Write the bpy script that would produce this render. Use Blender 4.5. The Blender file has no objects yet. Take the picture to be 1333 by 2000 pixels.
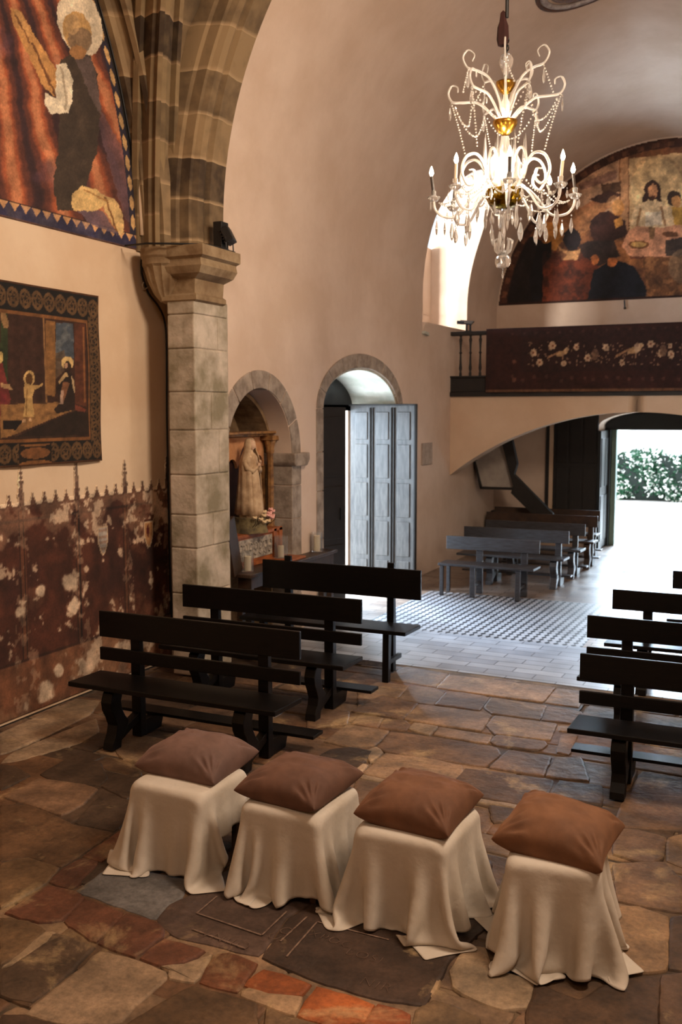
import bpy, bmesh, math, random
import numpy as np
from mathutils import Vector, Matrix
random.seed(7); rng = np.random.default_rng(7)
sc = bpy.context.scene
PI = math.pi
# ------------------------------------------------------------------ camera
FPX, CAMH, PITCH, YAW = 1900.0, 2.4, math.radians(5.86), math.radians(24.8)
cd = bpy.data.cameras.new('camera'); cam = bpy.data.objects.new('camera', cd); sc.collection.objects.link(cam)
cd.sensor_fit = 'HORIZONTAL'; cd.sensor_width = 24.0; cd.lens = FPX/1333*24.0
cam.location = (0, 0, CAMH); cam.rotation_euler = (PI/2-PITCH, 0, YAW); cd.clip_end = 200
sc.camera = cam
cd.dof.use_dof = True; cd.dof.focus_distance = 5.4; cd.dof.aperture_fstop = 3.2
# ------------------------------------------------------------------ exposure, world
vs = sc.view_settings; vs.view_transform = 'Standard'; vs.look = 'None'; vs.gamma = 1; vs.use_curve_mapping = False
vs.exposure = 0.3
w = bpy.data.worlds.new('world'); sc.world = w; w.use_nodes = True
w.node_tree.nodes['Background'].inputs[0].default_value = (0.78, 0.9, 1.0, 1)
w.node_tree.nodes['Background'].inputs[1].default_value = 1.35
WARM = (1.0, 0.79, 0.60); COOL = (0.66, 0.83, 1.0)
def area(name, loc, target, size, power, col, sy=None):
    l = bpy.data.lights.new(name, 'AREA'); l.energy = power; l.color = col; l.size = size
    if sy: l.shape = 'RECTANGLE'; l.size_y = sy
    o = bpy.data.objects.new(name, l); sc.collection.objects.link(o); o.location = loc
    o.rotation_euler = (Vector(target)-Vector(loc)).to_track_quat('-Z', 'Y').to_euler(); return o
area('daylight_side_door', (-7.9, 13.6, 2.9), (-3.2, 10.2, 0.0), 2.6, 2900, COOL)
area('daylight_porch', (-8.0, 9.6, 2.2), (-4.9, 12.2, 1.0), 2.2, 480, COOL)
area('daylight_main_door', (-3.0, 29.5, 4.9), (-2.2, 13.0, 0.2), 8.0, 6500, COOL, 5.0)
area('daylight_forecourt', (-2.4, 21.5, 4.6), (-2.0, 14.5, 0.2), 3.6, 1500, COOL)
area('daylight_window', (-6.9, 11.4, 4.7), (-5.1, 15.45, 4.4), 1.1, 700, (1.0, 0.95, 0.88))
area('chancel_floodlight', (0.9, 4.6, 5.9), (-4.6, 5.6, 1.4), 1.3, 265, WARM)
area('altar_fill', (0.3, -0.6, 6.0), (-2.6, 5.0, 0.6), 1.2, 55, WARM)  # unseen warm fill added behind the camera to lift the foreground
area('nave_fill', (0.3, 8.4, 2.9), (-4.9, 13.2, 2.4), 0.8, 34, WARM)  # unseen warm lamp added to brighten the nave wall
# ------------------------------------------------------------------ helpers
def lin(c):
    if isinstance(c, str): c = tuple(int(c[i:i+2], 16)/255 for i in (0, 2, 4))
    elif max(c) > 1.001: c = tuple(v/255 for v in c)
    return tuple(v/12.92 if v <= .04045 else ((v+.055)/1.055)**2.4 for v in c)
fw = np.array([-math.sin(YAW)*math.cos(PITCH), math.cos(YAW)*math.cos(PITCH), -math.sin(PITCH)])
rt = np.array([math.cos(YAW), math.sin(YAW), 0.0]); upv = np.cross(rt, fw); CAM = np.array([0, 0, CAMH])
def hit(u, v, ax, val):                        # where the sight line of a photo point meets a plane of the place
    r = fw*FPX+rt*(u-666.5)-upv*(v-1000); return CAM+r*((val-CAM[ax])/r[ax])
def proj(P):                                   # points (n,3) -> photo coordinates, used to trace the paintings
    d = P-CAM; k = d@fw; return 666.5+FPX*(d@rt)/k, 1000-FPX*(d@upv)/k
MATS = {}
def mat(name, col, rough=.7, var=.15, scale=6., bump=.0, bscale=30., metal=0, col2=None, emit=None, trans=0, spec=.5, sheen=0, detail=6, attr=None, stretch=None, coat=0):
    if name in MATS: return MATS[name]
    m = bpy.data.materials.new(name); m.use_nodes = True; nt = m.node_tree; N = nt.nodes; L = nt.links
    b = N['Principled BSDF']; b.inputs['Roughness'].default_value = rough; b.inputs['Metallic'].default_value = metal
    b.inputs['Specular IOR Level'].default_value = spec
    tc = N.new('ShaderNodeTexCoord'); mp = N.new('ShaderNodeMapping'); L.new(tc.outputs['Object'], mp.inputs[0])
    if stretch: mp.inputs['Scale'].default_value = stretch
    no = N.new('ShaderNodeTexNoise'); no.inputs['Scale'].default_value = scale; no.inputs['Detail'].default_value = detail; no.inputs['Roughness'].default_value = .62
    L.new(mp.outputs[0], no.inputs['Vector'])
    c = lin(col); c2 = lin(col2) if col2 else tuple(v*(1-var*2) for v in c)
    mx = N.new('ShaderNodeMix'); mx.data_type = 'RGBA'
    rp = N.new('ShaderNodeMapRange'); rp.inputs[1].default_value = .38; rp.inputs[2].default_value = .62
    L.new(no.outputs[0], rp.inputs[0]); L.new(rp.outputs[0], mx.inputs[0])
    if attr:
        at = N.new('ShaderNodeAttribute'); at.attribute_name = 'Col'
        ml = N.new('ShaderNodeMix'); ml.data_type = 'RGBA'; ml.blend_type = 'MULTIPLY'; ml.inputs[0].default_value = 1
        mx.inputs[6].default_value = (1, 1, 1, 1); mx.inputs[7].default_value = (1-var*2,)*3+(1,)
        L.new(at.outputs['Color'], ml.inputs[6]); L.new(mx.outputs[2], ml.inputs[7]); L.new(ml.outputs[2], b.inputs['Base Color'])
    else:
        mx.inputs[6].default_value = (*c, 1); mx.inputs[7].default_value = (*c2, 1)
        L.new(mx.outputs[2], b.inputs['Base Color'])
    if bump:
        n2 = N.new('ShaderNodeTexNoise'); n2.inputs['Scale'].default_value = bscale; n2.inputs['Detail'].default_value = 8
        L.new(mp.outputs[0], n2.inputs['Vector'])
        bp = N.new('ShaderNodeBump'); bp.inputs['Strength'].default_value = bump; bp.inputs['Distance'].default_value = .01
        L.new(n2.outputs[0], bp.inputs['Height']); L.new(bp.outputs[0], b.inputs['Normal'])
    if emit: b.inputs['Emission Color'].default_value = (*lin(emit[0]), 1); b.inputs['Emission Strength'].default_value = emit[1]
    if trans: b.inputs['Transmission Weight'].default_value = trans; b.inputs['IOR'].default_value = 1.45
    if sheen: b.inputs['Sheen Weight'].default_value = sheen; b.inputs['Sheen Roughness'].default_value = .4; b.inputs['Sheen Tint'].default_value = (*lin(col), 1)
    if coat: b.inputs['Coat Weight'].default_value = coat; b.inputs['Coat Roughness'].default_value = .2
    MATS[name] = m; return m
class MB:
    def __init__(s): s.v = []; s.f = []
    def add(s, vs_, fs, M=None):
        n = len(s.v)
        s.v += [tuple(M@Vector(p)) if M else tuple(p) for p in vs_]; s.f += [tuple(i+n for i in f) for f in fs]; return s
    def box(s, x0, x1, y0, y1, z0, z1, M=None):
        return s.add([(x0,y0,z0),(x1,y0,z0),(x1,y1,z0),(x0,y1,z0),(x0,y0,z1),(x1,y0,z1),(x1,y1,z1),(x0,y1,z1)],
            [(0,3,2,1),(4,5,6,7),(0,1,5,4),(1,2,6,5),(2,3,7,6),(3,0,4,7)], M)
    def prism(s, pts, d0, d1, ax='y', M=None):   # outline in a plane, with depth along ax
        def P(a, b, d): return {'y': (a, d, b), 'x': (d, a, b), 'z': (a, b, d)}[ax]
        n = len(pts); v = [P(a, b, d0) for a, b in pts]+[P(a, b, d1) for a, b in pts]
        f = [tuple(range(n)), tuple(range(2*n-1, n-1, -1))]+[(i, i+n, (i+1) % n+n, (i+1) % n) for i in range(n)]
        return s.add(v, f, M)
    def lathe(s, prof, c=(0,0,0), seg=16, M=None, ribs=0, ra=0):
        v = []; f = []; n = len(prof)
        for k in range(seg):
            a = 2*PI*k/seg; g = 1+ra*math.cos(ribs*a) if ribs else 1
            for r, z in prof: v.append((c[0]+r*g*math.cos(a), c[1]+r*g*math.sin(a), c[2]+z))
        for k in range(seg):
            for i in range(n-1):
                a = k*n+i; b = ((k+1) % seg)*n+i; f.append((a, b, b+1, a+1))
        if prof[0][0] > 1e-4: f.append(tuple(k*n for k in range(seg))[::-1])
        if prof[-1][0] > 1e-4: f.append(tuple(k*n+n-1 for k in range(seg)))
        return s.add(v, f, M)
    def tube(s, pts, r, seg=8, M=None, closed=False):
        pts = [Vector(p) for p in pts]; n = len(pts); v = []; f = []
        R = r if hasattr(r, '__len__') else [r]*n; nrm = None
        for i, p in enumerate(pts):
            t = (pts[min(i+1, n-1)]-pts[max(i-1, 0)]).normalized()
            if nrm is None: nrm = t.orthogonal().normalized()
            nrm = (nrm-t*nrm.dot(t)); nrm = nrm.normalized() if nrm.length > 1e-6 else t.orthogonal().normalized()
            b = t.cross(nrm)
            for k in range(seg):
                a = 2*PI*k/seg; v.append(tuple(p+(nrm*math.cos(a)+b*math.sin(a))*R[i]))
        for i in range(n-1):
            for k in range(seg): f.append((i*seg+k, i*seg+(k+1) % seg, (i+1)*seg+(k+1) % seg, (i+1)*seg+k))
        f.append(tuple(range(seg))[::-1]); f.append(tuple((n-1)*seg+k for k in range(seg)))
        return s.add(v, f, M)
    def ball(s, c, r, sx=1, sy=1, sz=1, seg=10, rings=7, M=None):
        prof = [(r*math.sin(PI*i/rings), -r*math.cos(PI*i/rings)) for i in range(rings+1)]
        m = MB().lathe([(a, b) for a, b in prof], seg=seg)
        return s.add([(c[0]+x*sx, c[1]+y*sy, c[2]+z*sz) for x, y, z in m.v], m.f, M)
    def build(s, name, m, parent=None, smooth=False, bevel=0, loc=None):
        me = bpy.data.meshes.new(name); me.from_pydata(s.v, [], s.f); me.validate(verbose=False)
        bm = bmesh.new(); bm.from_mesh(me); bmesh.ops.remove_doubles(bm, verts=bm.verts, dist=1e-5)
        bmesh.ops.recalc_face_normals(bm, faces=bm.faces); bm.to_mesh(me); bm.free()
        o = bpy.data.objects.new(name, me); sc.collection.objects.link(o)
        if m: me.materials.append(m)
        if smooth is True: me.polygons.foreach_set('use_smooth', [True]*len(me.polygons))
        elif smooth: 
            me.polygons.foreach_set('use_smooth', [True]*len(me.polygons)); me.set_sharp_from_angle(angle=math.radians(smooth))
        if bevel:
            md = o.modifiers.new('bevel', 'BEVEL'); md.width = bevel; md.segments = 2; md.limit_method = 'ANGLE'; md.angle_limit = .6
        if parent: o.parent = parent
        if loc: o.location = loc
        return o
def tag(o, label, cat=None, group=None, kind=None):
    if label: o['label'] = label
    if cat: o['category'] = cat
    if group: o['group'] = group
    if kind: o['kind'] = kind
    return o
def empty(name, loc, label=None, cat=None, group=None, rz=0):
    o = bpy.data.objects.new(name, None); sc.collection.objects.link(o); o.location = loc; o.rotation_euler = (0, 0, rz)
    o.empty_display_size = .1; return tag(o, label, cat, group)
def struct(o): o['kind'] = 'structure'; return o
def copy_tree(o, parent=None):
    c = o.copy(); sc.collection.objects.link(c); c.parent = parent
    for ch in [x for x in bpy.data.objects if x.parent == o]: copy_tree(ch, c)
    return c
def setcol(me, cols):                            # per-vertex pigment colours (sRGB 0..1 in)
    a = me.color_attributes.new('Col', 'FLOAT_COLOR', 'POINT'); c = np.clip(cols, 0, 1)
    c = np.where(c <= .04045, c/12.92, ((c+.055)/1.055)**2.4)
    a.data.foreach_set('color', np.hstack([c, np.ones((len(c), 1))]).astype(np.float32).ravel())
def vnoise(x, y, s, seed=0, octv=4):
    out = np.zeros_like(x); amp = 1; tot = 0
    for o in range(octv):
        r = np.random.default_rng(seed*31+o).random((256, 256)); X = x*s*2**o+o*17.3; Y = y*s*2**o+o*9.1
        i = np.floor(X).astype(int); j = np.floor(Y).astype(int); fx = X-i; fy = Y-j; fx = fx*fx*(3-2*fx); fy = fy*fy*(3-2*fy)
        g = lambda a, b: r[a % 256, b % 256]
        out += amp*((g(i, j)*(1-fx)+g(i+1, j)*fx)*(1-fy)+(g(i, j+1)*(1-fx)+g(i+1, j+1)*fx)*fy); tot += amp; amp *= .55
    return out/tot
def smooth(e0, e1, x): t = np.clip((x-e0)/(e1-e0), 0, 1); return t*t*(3-2*t)
class Paint:                                     # brushes over arrays of coordinates
    def __init__(s, U, V, base): s.U = U; s.V = V; s.c = np.tile(np.array(base)/255., (len(U), 1))
    def put(s, m, col):
        m = np.clip(m, 0, 1)[:, None]; s.c = s.c*(1-m)+np.array(col)/255.*m; return s
    def poly(s, pts, col, a=1.):
        ins = np.zeros(len(s.U), bool); n = len(pts)
        for i in range(n):
            x0, y0 = pts[i]; x1, y1 = pts[(i+1) % n]
            if y0 == y1: continue
            ins ^= ((s.V > y0) != (s.V > y1)) & (s.U < (x1-x0)*(s.V-y0)/(y1-y0)+x0)
        return s.put(ins*a, col)
    def ell(s, cx, cy, rx, ry, col, a=1., rot=0):
        dx = s.U-cx; dy = s.V-cy; c = math.cos(rot); q = math.sin(rot)
        return s.put(((((dx*c+dy*q)/rx)**2+((-dx*q+dy*c)/ry)**2) < 1)*a, col)
    def line(s, pts, wd, col, a=1.):
        for (x0, y0), (x1, y1) in zip(pts[:-1], pts[1:]):
            L = (x1-x0)**2+(y1-y0)**2; t = np.clip(((s.U-x0)*(x1-x0)+(s.V-y0)*(y1-y0))/L, 0, 1)
            d = np.hypot(s.U-x0-t*(x1-x0), s.V-y0-t*(y1-y0)); s.put(smooth(wd, wd*.5, d)*a, col)
        return s
    def grain(s, amt, sc_, seed=1):
        s.c = np.clip(s.c*(1+amt*(vnoise(s.U, s.V, sc_, seed)-.5)[:, None]*2), 0, 1); return s
def sheet(name, ax, val, a0, a1, z0, z1, res, keep=None, off=None, thick=.006):
    na = int((a1-a0)/res)+1; nz = int((z1-z0)/res)+1
    A, Zz = np.meshgrid(np.linspace(a0, a1, na), np.linspace(z0, z1, nz)); A = A.ravel(); Zz = Zz.ravel()
    D = np.full_like(A, val)+(off(A, Zz) if off else 0)
    P = np.stack([D, A, Zz], 1) if ax == 'x' else np.stack([A, D, Zz], 1)
    I = np.arange(na*nz).reshape(nz, na); F = np.stack([I[:-1, :-1], I[:-1, 1:], I[1:, 1:], I[1:, :-1]], -1).reshape(-1, 4)
    if keep is not None: k = keep(A, Zz); F = F[k[F].all(1)]
    me = bpy.data.meshes.new(name); me.from_pydata(P.tolist(), [], F.tolist()); o = bpy.data.objects.new(name, me); sc.collection.objects.link(o)
    me.polygons.foreach_set('use_smooth', [True]*len(me.polygons))
    md = o.modifiers.new('thickness', 'SOLIDIFY'); md.thickness = thick; md.offset = 0
    return o, me, P, A, Zz
def boolcut(o, cutters):
    for c in cutters:
        md = o.modifiers.new('b', 'BOOLEAN'); md.operation = 'DIFFERENCE'; md.solver = 'EXACT'; md.object = c
    dg = bpy.context.evaluated_depsgraph_get(); me = bpy.data.meshes.new_from_object(o.evaluated_get(dg))
    o.modifiers.clear(); o.data = me
    return o
def kill(cs):
    for c in cs: bpy.data.objects.remove(c, do_unlink=True)
# ------------------------------------------------------------------ materials
PLASTER = mat('plaster', (208, 186, 168), .92, .05, 1.3, bump=.35, bscale=9, col2=(196, 172, 152))
PLASTERC = mat('plaster_chancel', (222, 198, 170), .92, .05, 1.0, bump=.3, bscale=10, col2=(210, 182, 152))
STONE = mat('arch_stone', (150, 128, 98), .88, .2, 5, bump=.5, bscale=25, col2=(116, 92, 64))
STONEG = mat('grey_stone', (160, 146, 132), .9, .2, 7, bump=.5, bscale=30, col2=(122, 108, 96))
SOFFIT = mat('soffit_plaster', (200, 200, 190), .9, .1, 4, bump=.3, col2=(170, 172, 160))
DARKW = mat('dark_wood', (15, 12, 11), .34, .25, 8, bump=.15, bscale=40, col2=(9, 8, 8), stretch=(1, 8, 8), spec=.2)
DARKW2 = mat('dark_wood_matt', (26, 20, 17), .6, .25, 8, bump=.15, bscale=40, col2=(16, 12, 11))
BLUEW = mat('daylit_wood', (58, 58, 62), .34, .25, 7, bump=.2, bscale=40, col2=(42, 38, 38), stretch=(1, 8, 8))  # bluish daylight on the far benches put into the wood colour
DOORW = mat('door_wood', (84, 82, 80), .42, .2, 5, bump=.2, bscale=50, col2=(62, 60, 60), stretch=(6, 6, 1))
BROWNW = mat('brown_wood', (60, 40, 26), .45, .2, 8, bump=.1, col2=(40, 26, 17))
ORANGEW = mat('orange_wood', (160, 92, 48), .5, .15, 10, bump=.1, col2=(128, 68, 34))
IRON = mat('black_iron', (18, 18, 19), .5, .1)
BRASS = mat('brass', (200, 150, 60), .25, .1, metal=1)
GLASS = mat('chandelier_glass', (255, 252, 246), .08, .0, trans=.72, spec=.9)
CRYST = mat('crystal', (250, 248, 245), .04, .0, trans=.85, spec=1.0)
CLEAR = mat('clear_glass', (250, 252, 252), .03, .0, trans=.96)
WAX = mat('candle_wax', (232, 214, 182), .5, .03)
CLOTH = mat('calico_cloth', (198, 188, 175), .9, .04, 3, bump=.55, bscale=13, col2=(186, 174, 158), sheen=.1)
def velvet(n, c, c2): return mat(n, c, .82, .1, 5, bump=.1, bscale=300, col2=c2, sheen=.55)
PAINTED = mat('painted_surface', (255, 255, 255), .85, .12, 60, attr=True, bump=.2, bscale=60)
WOVEN = mat('woven_picture', (255, 255, 255), .95, .22, 220, attr=True, bump=.3, bscale=400)
# ------------------------------------------------------------------ room dimensions
XC, XN, XM, XR, XCR = -5.42, -4.88, -2.05, 0.78, 1.32
YA, YB, YG, YO = 7.95, 17.2, 14.66, 18.0
SPR = 4.1
# walls of the chancel
struct(MB().box(XC-.4, XC, -3.0, 7.5, 0, 8.2).build('wall_left_chancel', PLASTERC))
struct(MB().box(XC-.4, XC, 7.5, 7.96, 0, 8.2).build('wall_left_chancel', PLASTERC))
struct(MB().box(XCR, XCR+.4, -3.0, 7.96, 0, 8.2).build('wall_right_chancel', PLASTERC))
struct(MB().box(XC-.4, XCR+.4, -3.4, -3.0, 0, 8.2).build('wall_behind', PLASTERC))
struct(MB().box(XC-.4, XCR+.4, -3.4, 7.96, 8.0, 8.3).build('ceiling', PLASTERC))
# arch outline shared by the big arch and the start of the nave vault
def pointed(t):      # t in 0..1 left spring -> apex, returns (x,z)
    R = 3.8; xc = XN+R; ta = math.acos((xc-XM)/R); a = t*ta
    return (xc-R*math.cos(a), SPR+R*math.sin(a))
def circ(t):
    R = 2.83; a = t*PI/2; return (XM-R*math.cos(a), 4.05+R*math.sin(a))
NS = 40
def half(s): return [(XN, 3.98)]+[tuple(np.array(pointed(i/NS))*(1-s)+np.array(circ(i/NS))*s) for i in range(1, NS+1)]
def vaultsec(s, off=0):
    h = half(s); full = h+[(2*XM-x, z) for x, z in h[::-1][1:]]
    if off: cz = 4.0; full = [(XM+(x-XM)*(1+off/2.83), cz+(z-cz)*(1+off/2.83)+.0) for x, z in full]
    return full
v = []; f = []; NL = 24; n = 2*NS+1
for k in range(NL+1):
    s = k/NL; y = YA+(YB+.02-YA)*s
    for x, z in vaultsec(s): v.append((x, y, z))
    for x, z in vaultsec(s, .75): v.append((x, y, z))
for k in range(NL):
    a = k*2*n; b = a+2*n
    for i in range(n-1):
        f.append((a+i, a+i+1, b+i+1, b+i)); f.append((a+n+i, b+n+i, b+n+i+1, a+n+i+1))
    f.append((a, b, b+n, a+n)); f.append((a+n-1, a+2*n-1, b+2*n-1, b+n-1))
for a in (0, NL*2*n):
    for i in range(n-1): f.append((a+i, a+n+i, a+n+i+1, a+i+1))
vault = MB().add(v, f).build('ceiling_vault', PLASTER, smooth=40); vault.name = 'ceiling'
zs = SPR
wallL = MB().box(XN-.77, XN, 7.79, YB+.02, 0, 3.98).build('wall_left', PLASTER)
wallR = struct(MB().box(XR, XR+.7, 7.5, YB+.02, 0, 3.98).build('wall_right', PLASTER))
def archpts(y0, y1, zs_, top, n=24, z0=-.1):      # (y,z) outline of an arched opening
    c = (y0+y1)/2; r = (y1-y0)/2; h = top-zs_
    return [(y0, z0)]+[(c-r*math.cos(PI*i/n), zs_+h*math.sin(PI*i/n)) for i in range(n+1)]+[(y1, z0)]
cut1 = MB().prism(archpts(7.9, 9.29, 1.93, 2.646, z0=.0), XN-.62, XN+.5, 'x').build('cut', None)
cut2 = MB().prism(archpts(10.05, 12.42, 2.42, 2.95), XN-.70, XN+.5, 'x').build('cut', None)
cut2b = MB().prism([(10.05, -.1), (12.30, -.1), (12.30, 2.5), (10.05, 2.5)], XN-2, XN, 'x').build('cut', None)
wpts = archpts(13.35, 15.45, 5.0, 5.95, z0=3.55); wpts[-1] = (15.45, 3.72); wpts.append((13.5, 3.70))
cut3 = MB().prism(wpts, XN-.62, XN+1.2, 'x').build('cut', None)
cut3b = MB().prism(archpts(13.9, 14.92, 5.0, 5.6, z0=3.80), XN-2, XN, 'x').build('cut', None)
boolcut(wallL, [cut1, cut2, cut2b, cut3, cut3b]); boolcut(vault, [cut3, cut3b]); kill([cut1, cut2, cut2b, cut3, cut3b])
for o in (wallL, vault): struct(o); o.data.polygons.foreach_set('use_smooth', [True]*len(o.data.polygons)); o.data.set_sharp_from_angle(angle=math.radians(30))
# niche back lies in front of the thickness left in the wall; back wall with the main doorway
def backwall():
    o = MB().box(XN-.8, XR+.8, YB, YO+.1, 0, 7.4).build('wall_back', PLASTER)
    c1 = MB().prism([(x, z) for x, z in archpts(-3.03, -1.07, 2.16, 2.42)], YB-.2, YB+.72, 'y').build('cut', None)
    c2 = MB().prism([(-2.93, -.1), (-1.17, -.1), (-1.17, 2.09), (-2.93, 2.09)], YB-.2, YO+1, 'y').build('cut', None)
    boolcut(o, [c1, c2]); kill([c1, c2]); return struct(o)
backwall()
# dark tympanum over the main doors
struct(MB().prism(archpts(-3.02, -1.08, 2.16, 2.41, z0=2.09), YB+.60, YB+.70, 'y').build('door_2_tympanum', mat('green_black_paint', (16, 24, 24), .45, .1)))
# side door tympanum: dark boards closing the arch above the leaves
struct(MB().prism(archpts(10.06, 12.41, 2.42, 2.94, z0=2.50), XN-.70, XN-.66, 'x').build('door_1_tympanum', DARKW2))
# ------------------------------------------------------------------ stone surrounds of openings
def ring_x(name, yc, r0, r1, zs_, h0, h1, z0, x0, x1, m, nv=7, gap=.006, group=None):
    """voussoirs and jamb blocks around an arched opening of the left wall"""
    b = MB()
    for k in range(nv):
        a0 = PI*k/nv+gap/r0; a1 = PI*(k+1)/nv-gap/r0; pts = []
        for i in range(7): a = a0+(a1-a0)*i/6; pts.append((yc-r1*math.cos(a), zs_+h1*math.sin(a)))
        for i in range(7): a = a1+(a0-a1)*i/6; pts.append((yc-r0*math.cos(a), zs_+h0*math.sin(a)))
        b.prism(pts, x0, x1, 'x')
    return b
b = ring_x('n', 8.62, .67, .87, 1.95, .69, .87, .0, XN-.17, XN+.012, STONEG)
z = 0
for hh in (.42, .38, .45, .36, .26):
    b.box(XN-.25, XN+.012, 9.28, 9.50, z+.004, z+hh-.004); z += hh
o = b.build('trim_1', STONEG, bevel=.008); struct(o)
struct(MB().prism([(9.24, 1.86), (9.27, 1.82), (9.54, 1.82), (9.60, 1.88), (9.60, 1.96), (9.24, 1.96)], XN-.5, XN+.07, 'x').build('trim_2', STONEG, bevel=.012))
b = ring_x('d', 11.235, 1.17, 1.34, 2.44, .51, .68, 0, XN-.2, XN+.012, STONEG, nv=9)
for z0, z1 in ((0, .5), (.5, .95), (.95, 1.5), (1.5, 1.95), (1.95, 2.44)):
    b.box(XN-.2, XN+.012, 9.89, 10.065, z0+.003, z1-.003); b.box(XN-.2, XN+.012, 12.405, 12.575, z0+.003, z1-.003)
struct(b.build('trim_3', STONEG, bevel=.008))
# lining of the doorway arch, in paler plaster
b = MB()
pts = archpts(10.05, 12.42, 2.42, 2.95)[1:-1]; pi = archpts(10.09, 12.38, 2.42, 2.92)[1:-1]
for i in range(len(pts)-1): b.prism([pts[i], pts[i+1], pi[i+1], pi[i]], XN-.66, XN-.02, 'x')
struct(b.build('trim_4', SOFFIT, smooth=30))
# niche lining in stone
b = MB()
pts = archpts(7.62, 9.30, 1.95, 2.65)[1:-1]; pi = archpts(7.66, 9.26, 1.95, 2.61)[1:-1]
for i in range(len(pts)-1):
    if pts[i][0] > 7.85: b.prism([pts[i], pts[i+1], pi[i+1], pi[i]], XN-.62, XN-.24, 'x')
z = 0
while z < 1.9:
    b.box(XN-.62, XN-.24, 9.262, 9.30, z+.004, z+.33); z += .335
b.box(XN-.625, XN-.60, 7.9, 9.3, 0, 2.7)
struct(b.build('trim_5', mat('niche_stone', (138, 112, 80), .9, .2, 6, bump=.5, col2=(100, 76, 52)), smooth=30))
# ------------------------------------------------------------------ triumphal arch: pier, capital, moulded arch, ribs
b = MB(); z = 0; hs = [.40, .36, .42, .30, .36, .40, .34, .38, .30, .14]
for q_, hh in enumerate(hs):
    z1 = min(z+hh, 3.40)
    for y0, y1 in (((7.31, 7.58), (7.585, 7.87)), ((7.31, 7.87),), ((7.31, 7.70), (7.705, 7.87)))[(0, 2, 1, 0, 1, 2, 0, 1, 2, 1)[q_]]: b.box(-5.08, -4.80+.004*(q_ % 2), y0, y1, z+.003, z1-.003)
    z = z1
b.box(-5.07, -4.81, 7.325, 7.9, 0, 3.4)
pierm = mat('pier_stone', (196, 182, 166), .9, .14, 2.4, bump=.9, bscale=16, col2=(132, 122, 100), detail=9)
nt = pierm.node_tree
struct(b.build('wall_pier', pierm, bevel=.012))
# moulded capital
prof = [(0, 3.36), (.05, 3.38), (.05, 3.42), (.02, 3.44), (.03, 3.56), (.12, 3.60), (.16, 3.66), (.15, 3.70), (.15, 3.72), (.19, 3.74), (.19, 3.83), (-.1, 3.83)]
def capital(x1, y0, y1):
    v = []; f = []; n = len(prof)
    for (cx, cy, sx, sy) in ((-5.12, y0, 0, -1), (x1, y0, 1, -1), (x1, y1, 1, 1), (-5.12, y1, 0, 1)):
        for o_, z in prof: v.append((cx+o_*sx, cy+o_*sy*(.75 if sy < 0 else .2), z))
    for k in range(3):
        for i in range(n-1): f.append((k*n+i, (k+1)*n+i, (k+1)*n+i+1, k*n+i+1))
    f.append((n-1, 2*n-1, 3*n-1, 4*n-1)); f.append((0, n, 2*n, 3*n)); return v, f
v, f = capital(-4.81, 7.33, 7.78)
struct(MB().add(v, f).build('trim_6', STONE))
# fluted half-round corbel carrying the ribs
prof2 = [(.02, -.46), (.06, -.455), (.13, -.38), (.19, -.27), (.225, -.16), (.235, -.14), (.235, -.09), (.25, -.07), (.25, 0), (.0, 0)]
struct(MB().box(-5.42, -5.0, 7.40, 7.9, 3.70, 3.83).build('trim_7', STONE, bevel=.01))
b = MB(); v = []; f = []; seg = 48; n = len(prof2)
for k in range(seg):
    a = 2*PI*k/seg
    for r, z in prof2:
        fl = 1-.09*abs(math.sin(a*8)) if z < -.15 else 1
        v.append((-5.12+r*.9*fl*math.cos(a), 7.37+r*.9*fl*math.sin(a), 3.83+z))
for k in range(seg):
    for i in range(n-1): f.append((k*n+i, ((k+1) % seg)*n+i, ((k+1) % seg)*n+i+1, k*n+i+1))
struct(b.add(v, f).build('trim_7', STONE, smooth=25))
# arch ring swept with a moulded section: (outward offset, y)
ARP = [(.62, 7.48), (.30, 7.48), (.22, 7.50), (.20, 7.53), (.11, 7.54), (.10, 7.57), (.055, 7.60), (.035, 7.66), (.05, 7.70), (.005, 7.72), (.0, 7.80), (.0, 7.95), (.62, 7.95)]
def path_arch():
    P = [(XN, 3.84), (XN, 3.95)]+[pointed(i/36) for i in range(37)]; out = []
    for i, (x, z) in enumerate(P):
        x0, z0 = P[max(i-1, 0)]; x1, z1 = P[min(i+1, len(P)-1)]; t = Vector((x1-x0, z1-z0)).normalized(); out.append((x, z, -t.y, t.x))
    return out
b = MB(); PA = path_arch(); npf = len(ARP)
for mir in (1, -1):
    v = []; f = []
    for x, z, nx, nz in PA:
        for o_, y in ARP: 
            X_ = x+nx*o_; v.append((X_ if mir == 1 else 2*XM-X_, y, z+nz*o_))
    for i in range(len(PA)-1):
        for k in range(npf-1): f.append((i*npf+k, (i+1)*npf+k, (i+1)*npf+k+1, i*npf+k+1))
    f.append(tuple(range(npf))); b.add(v, f)
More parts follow.
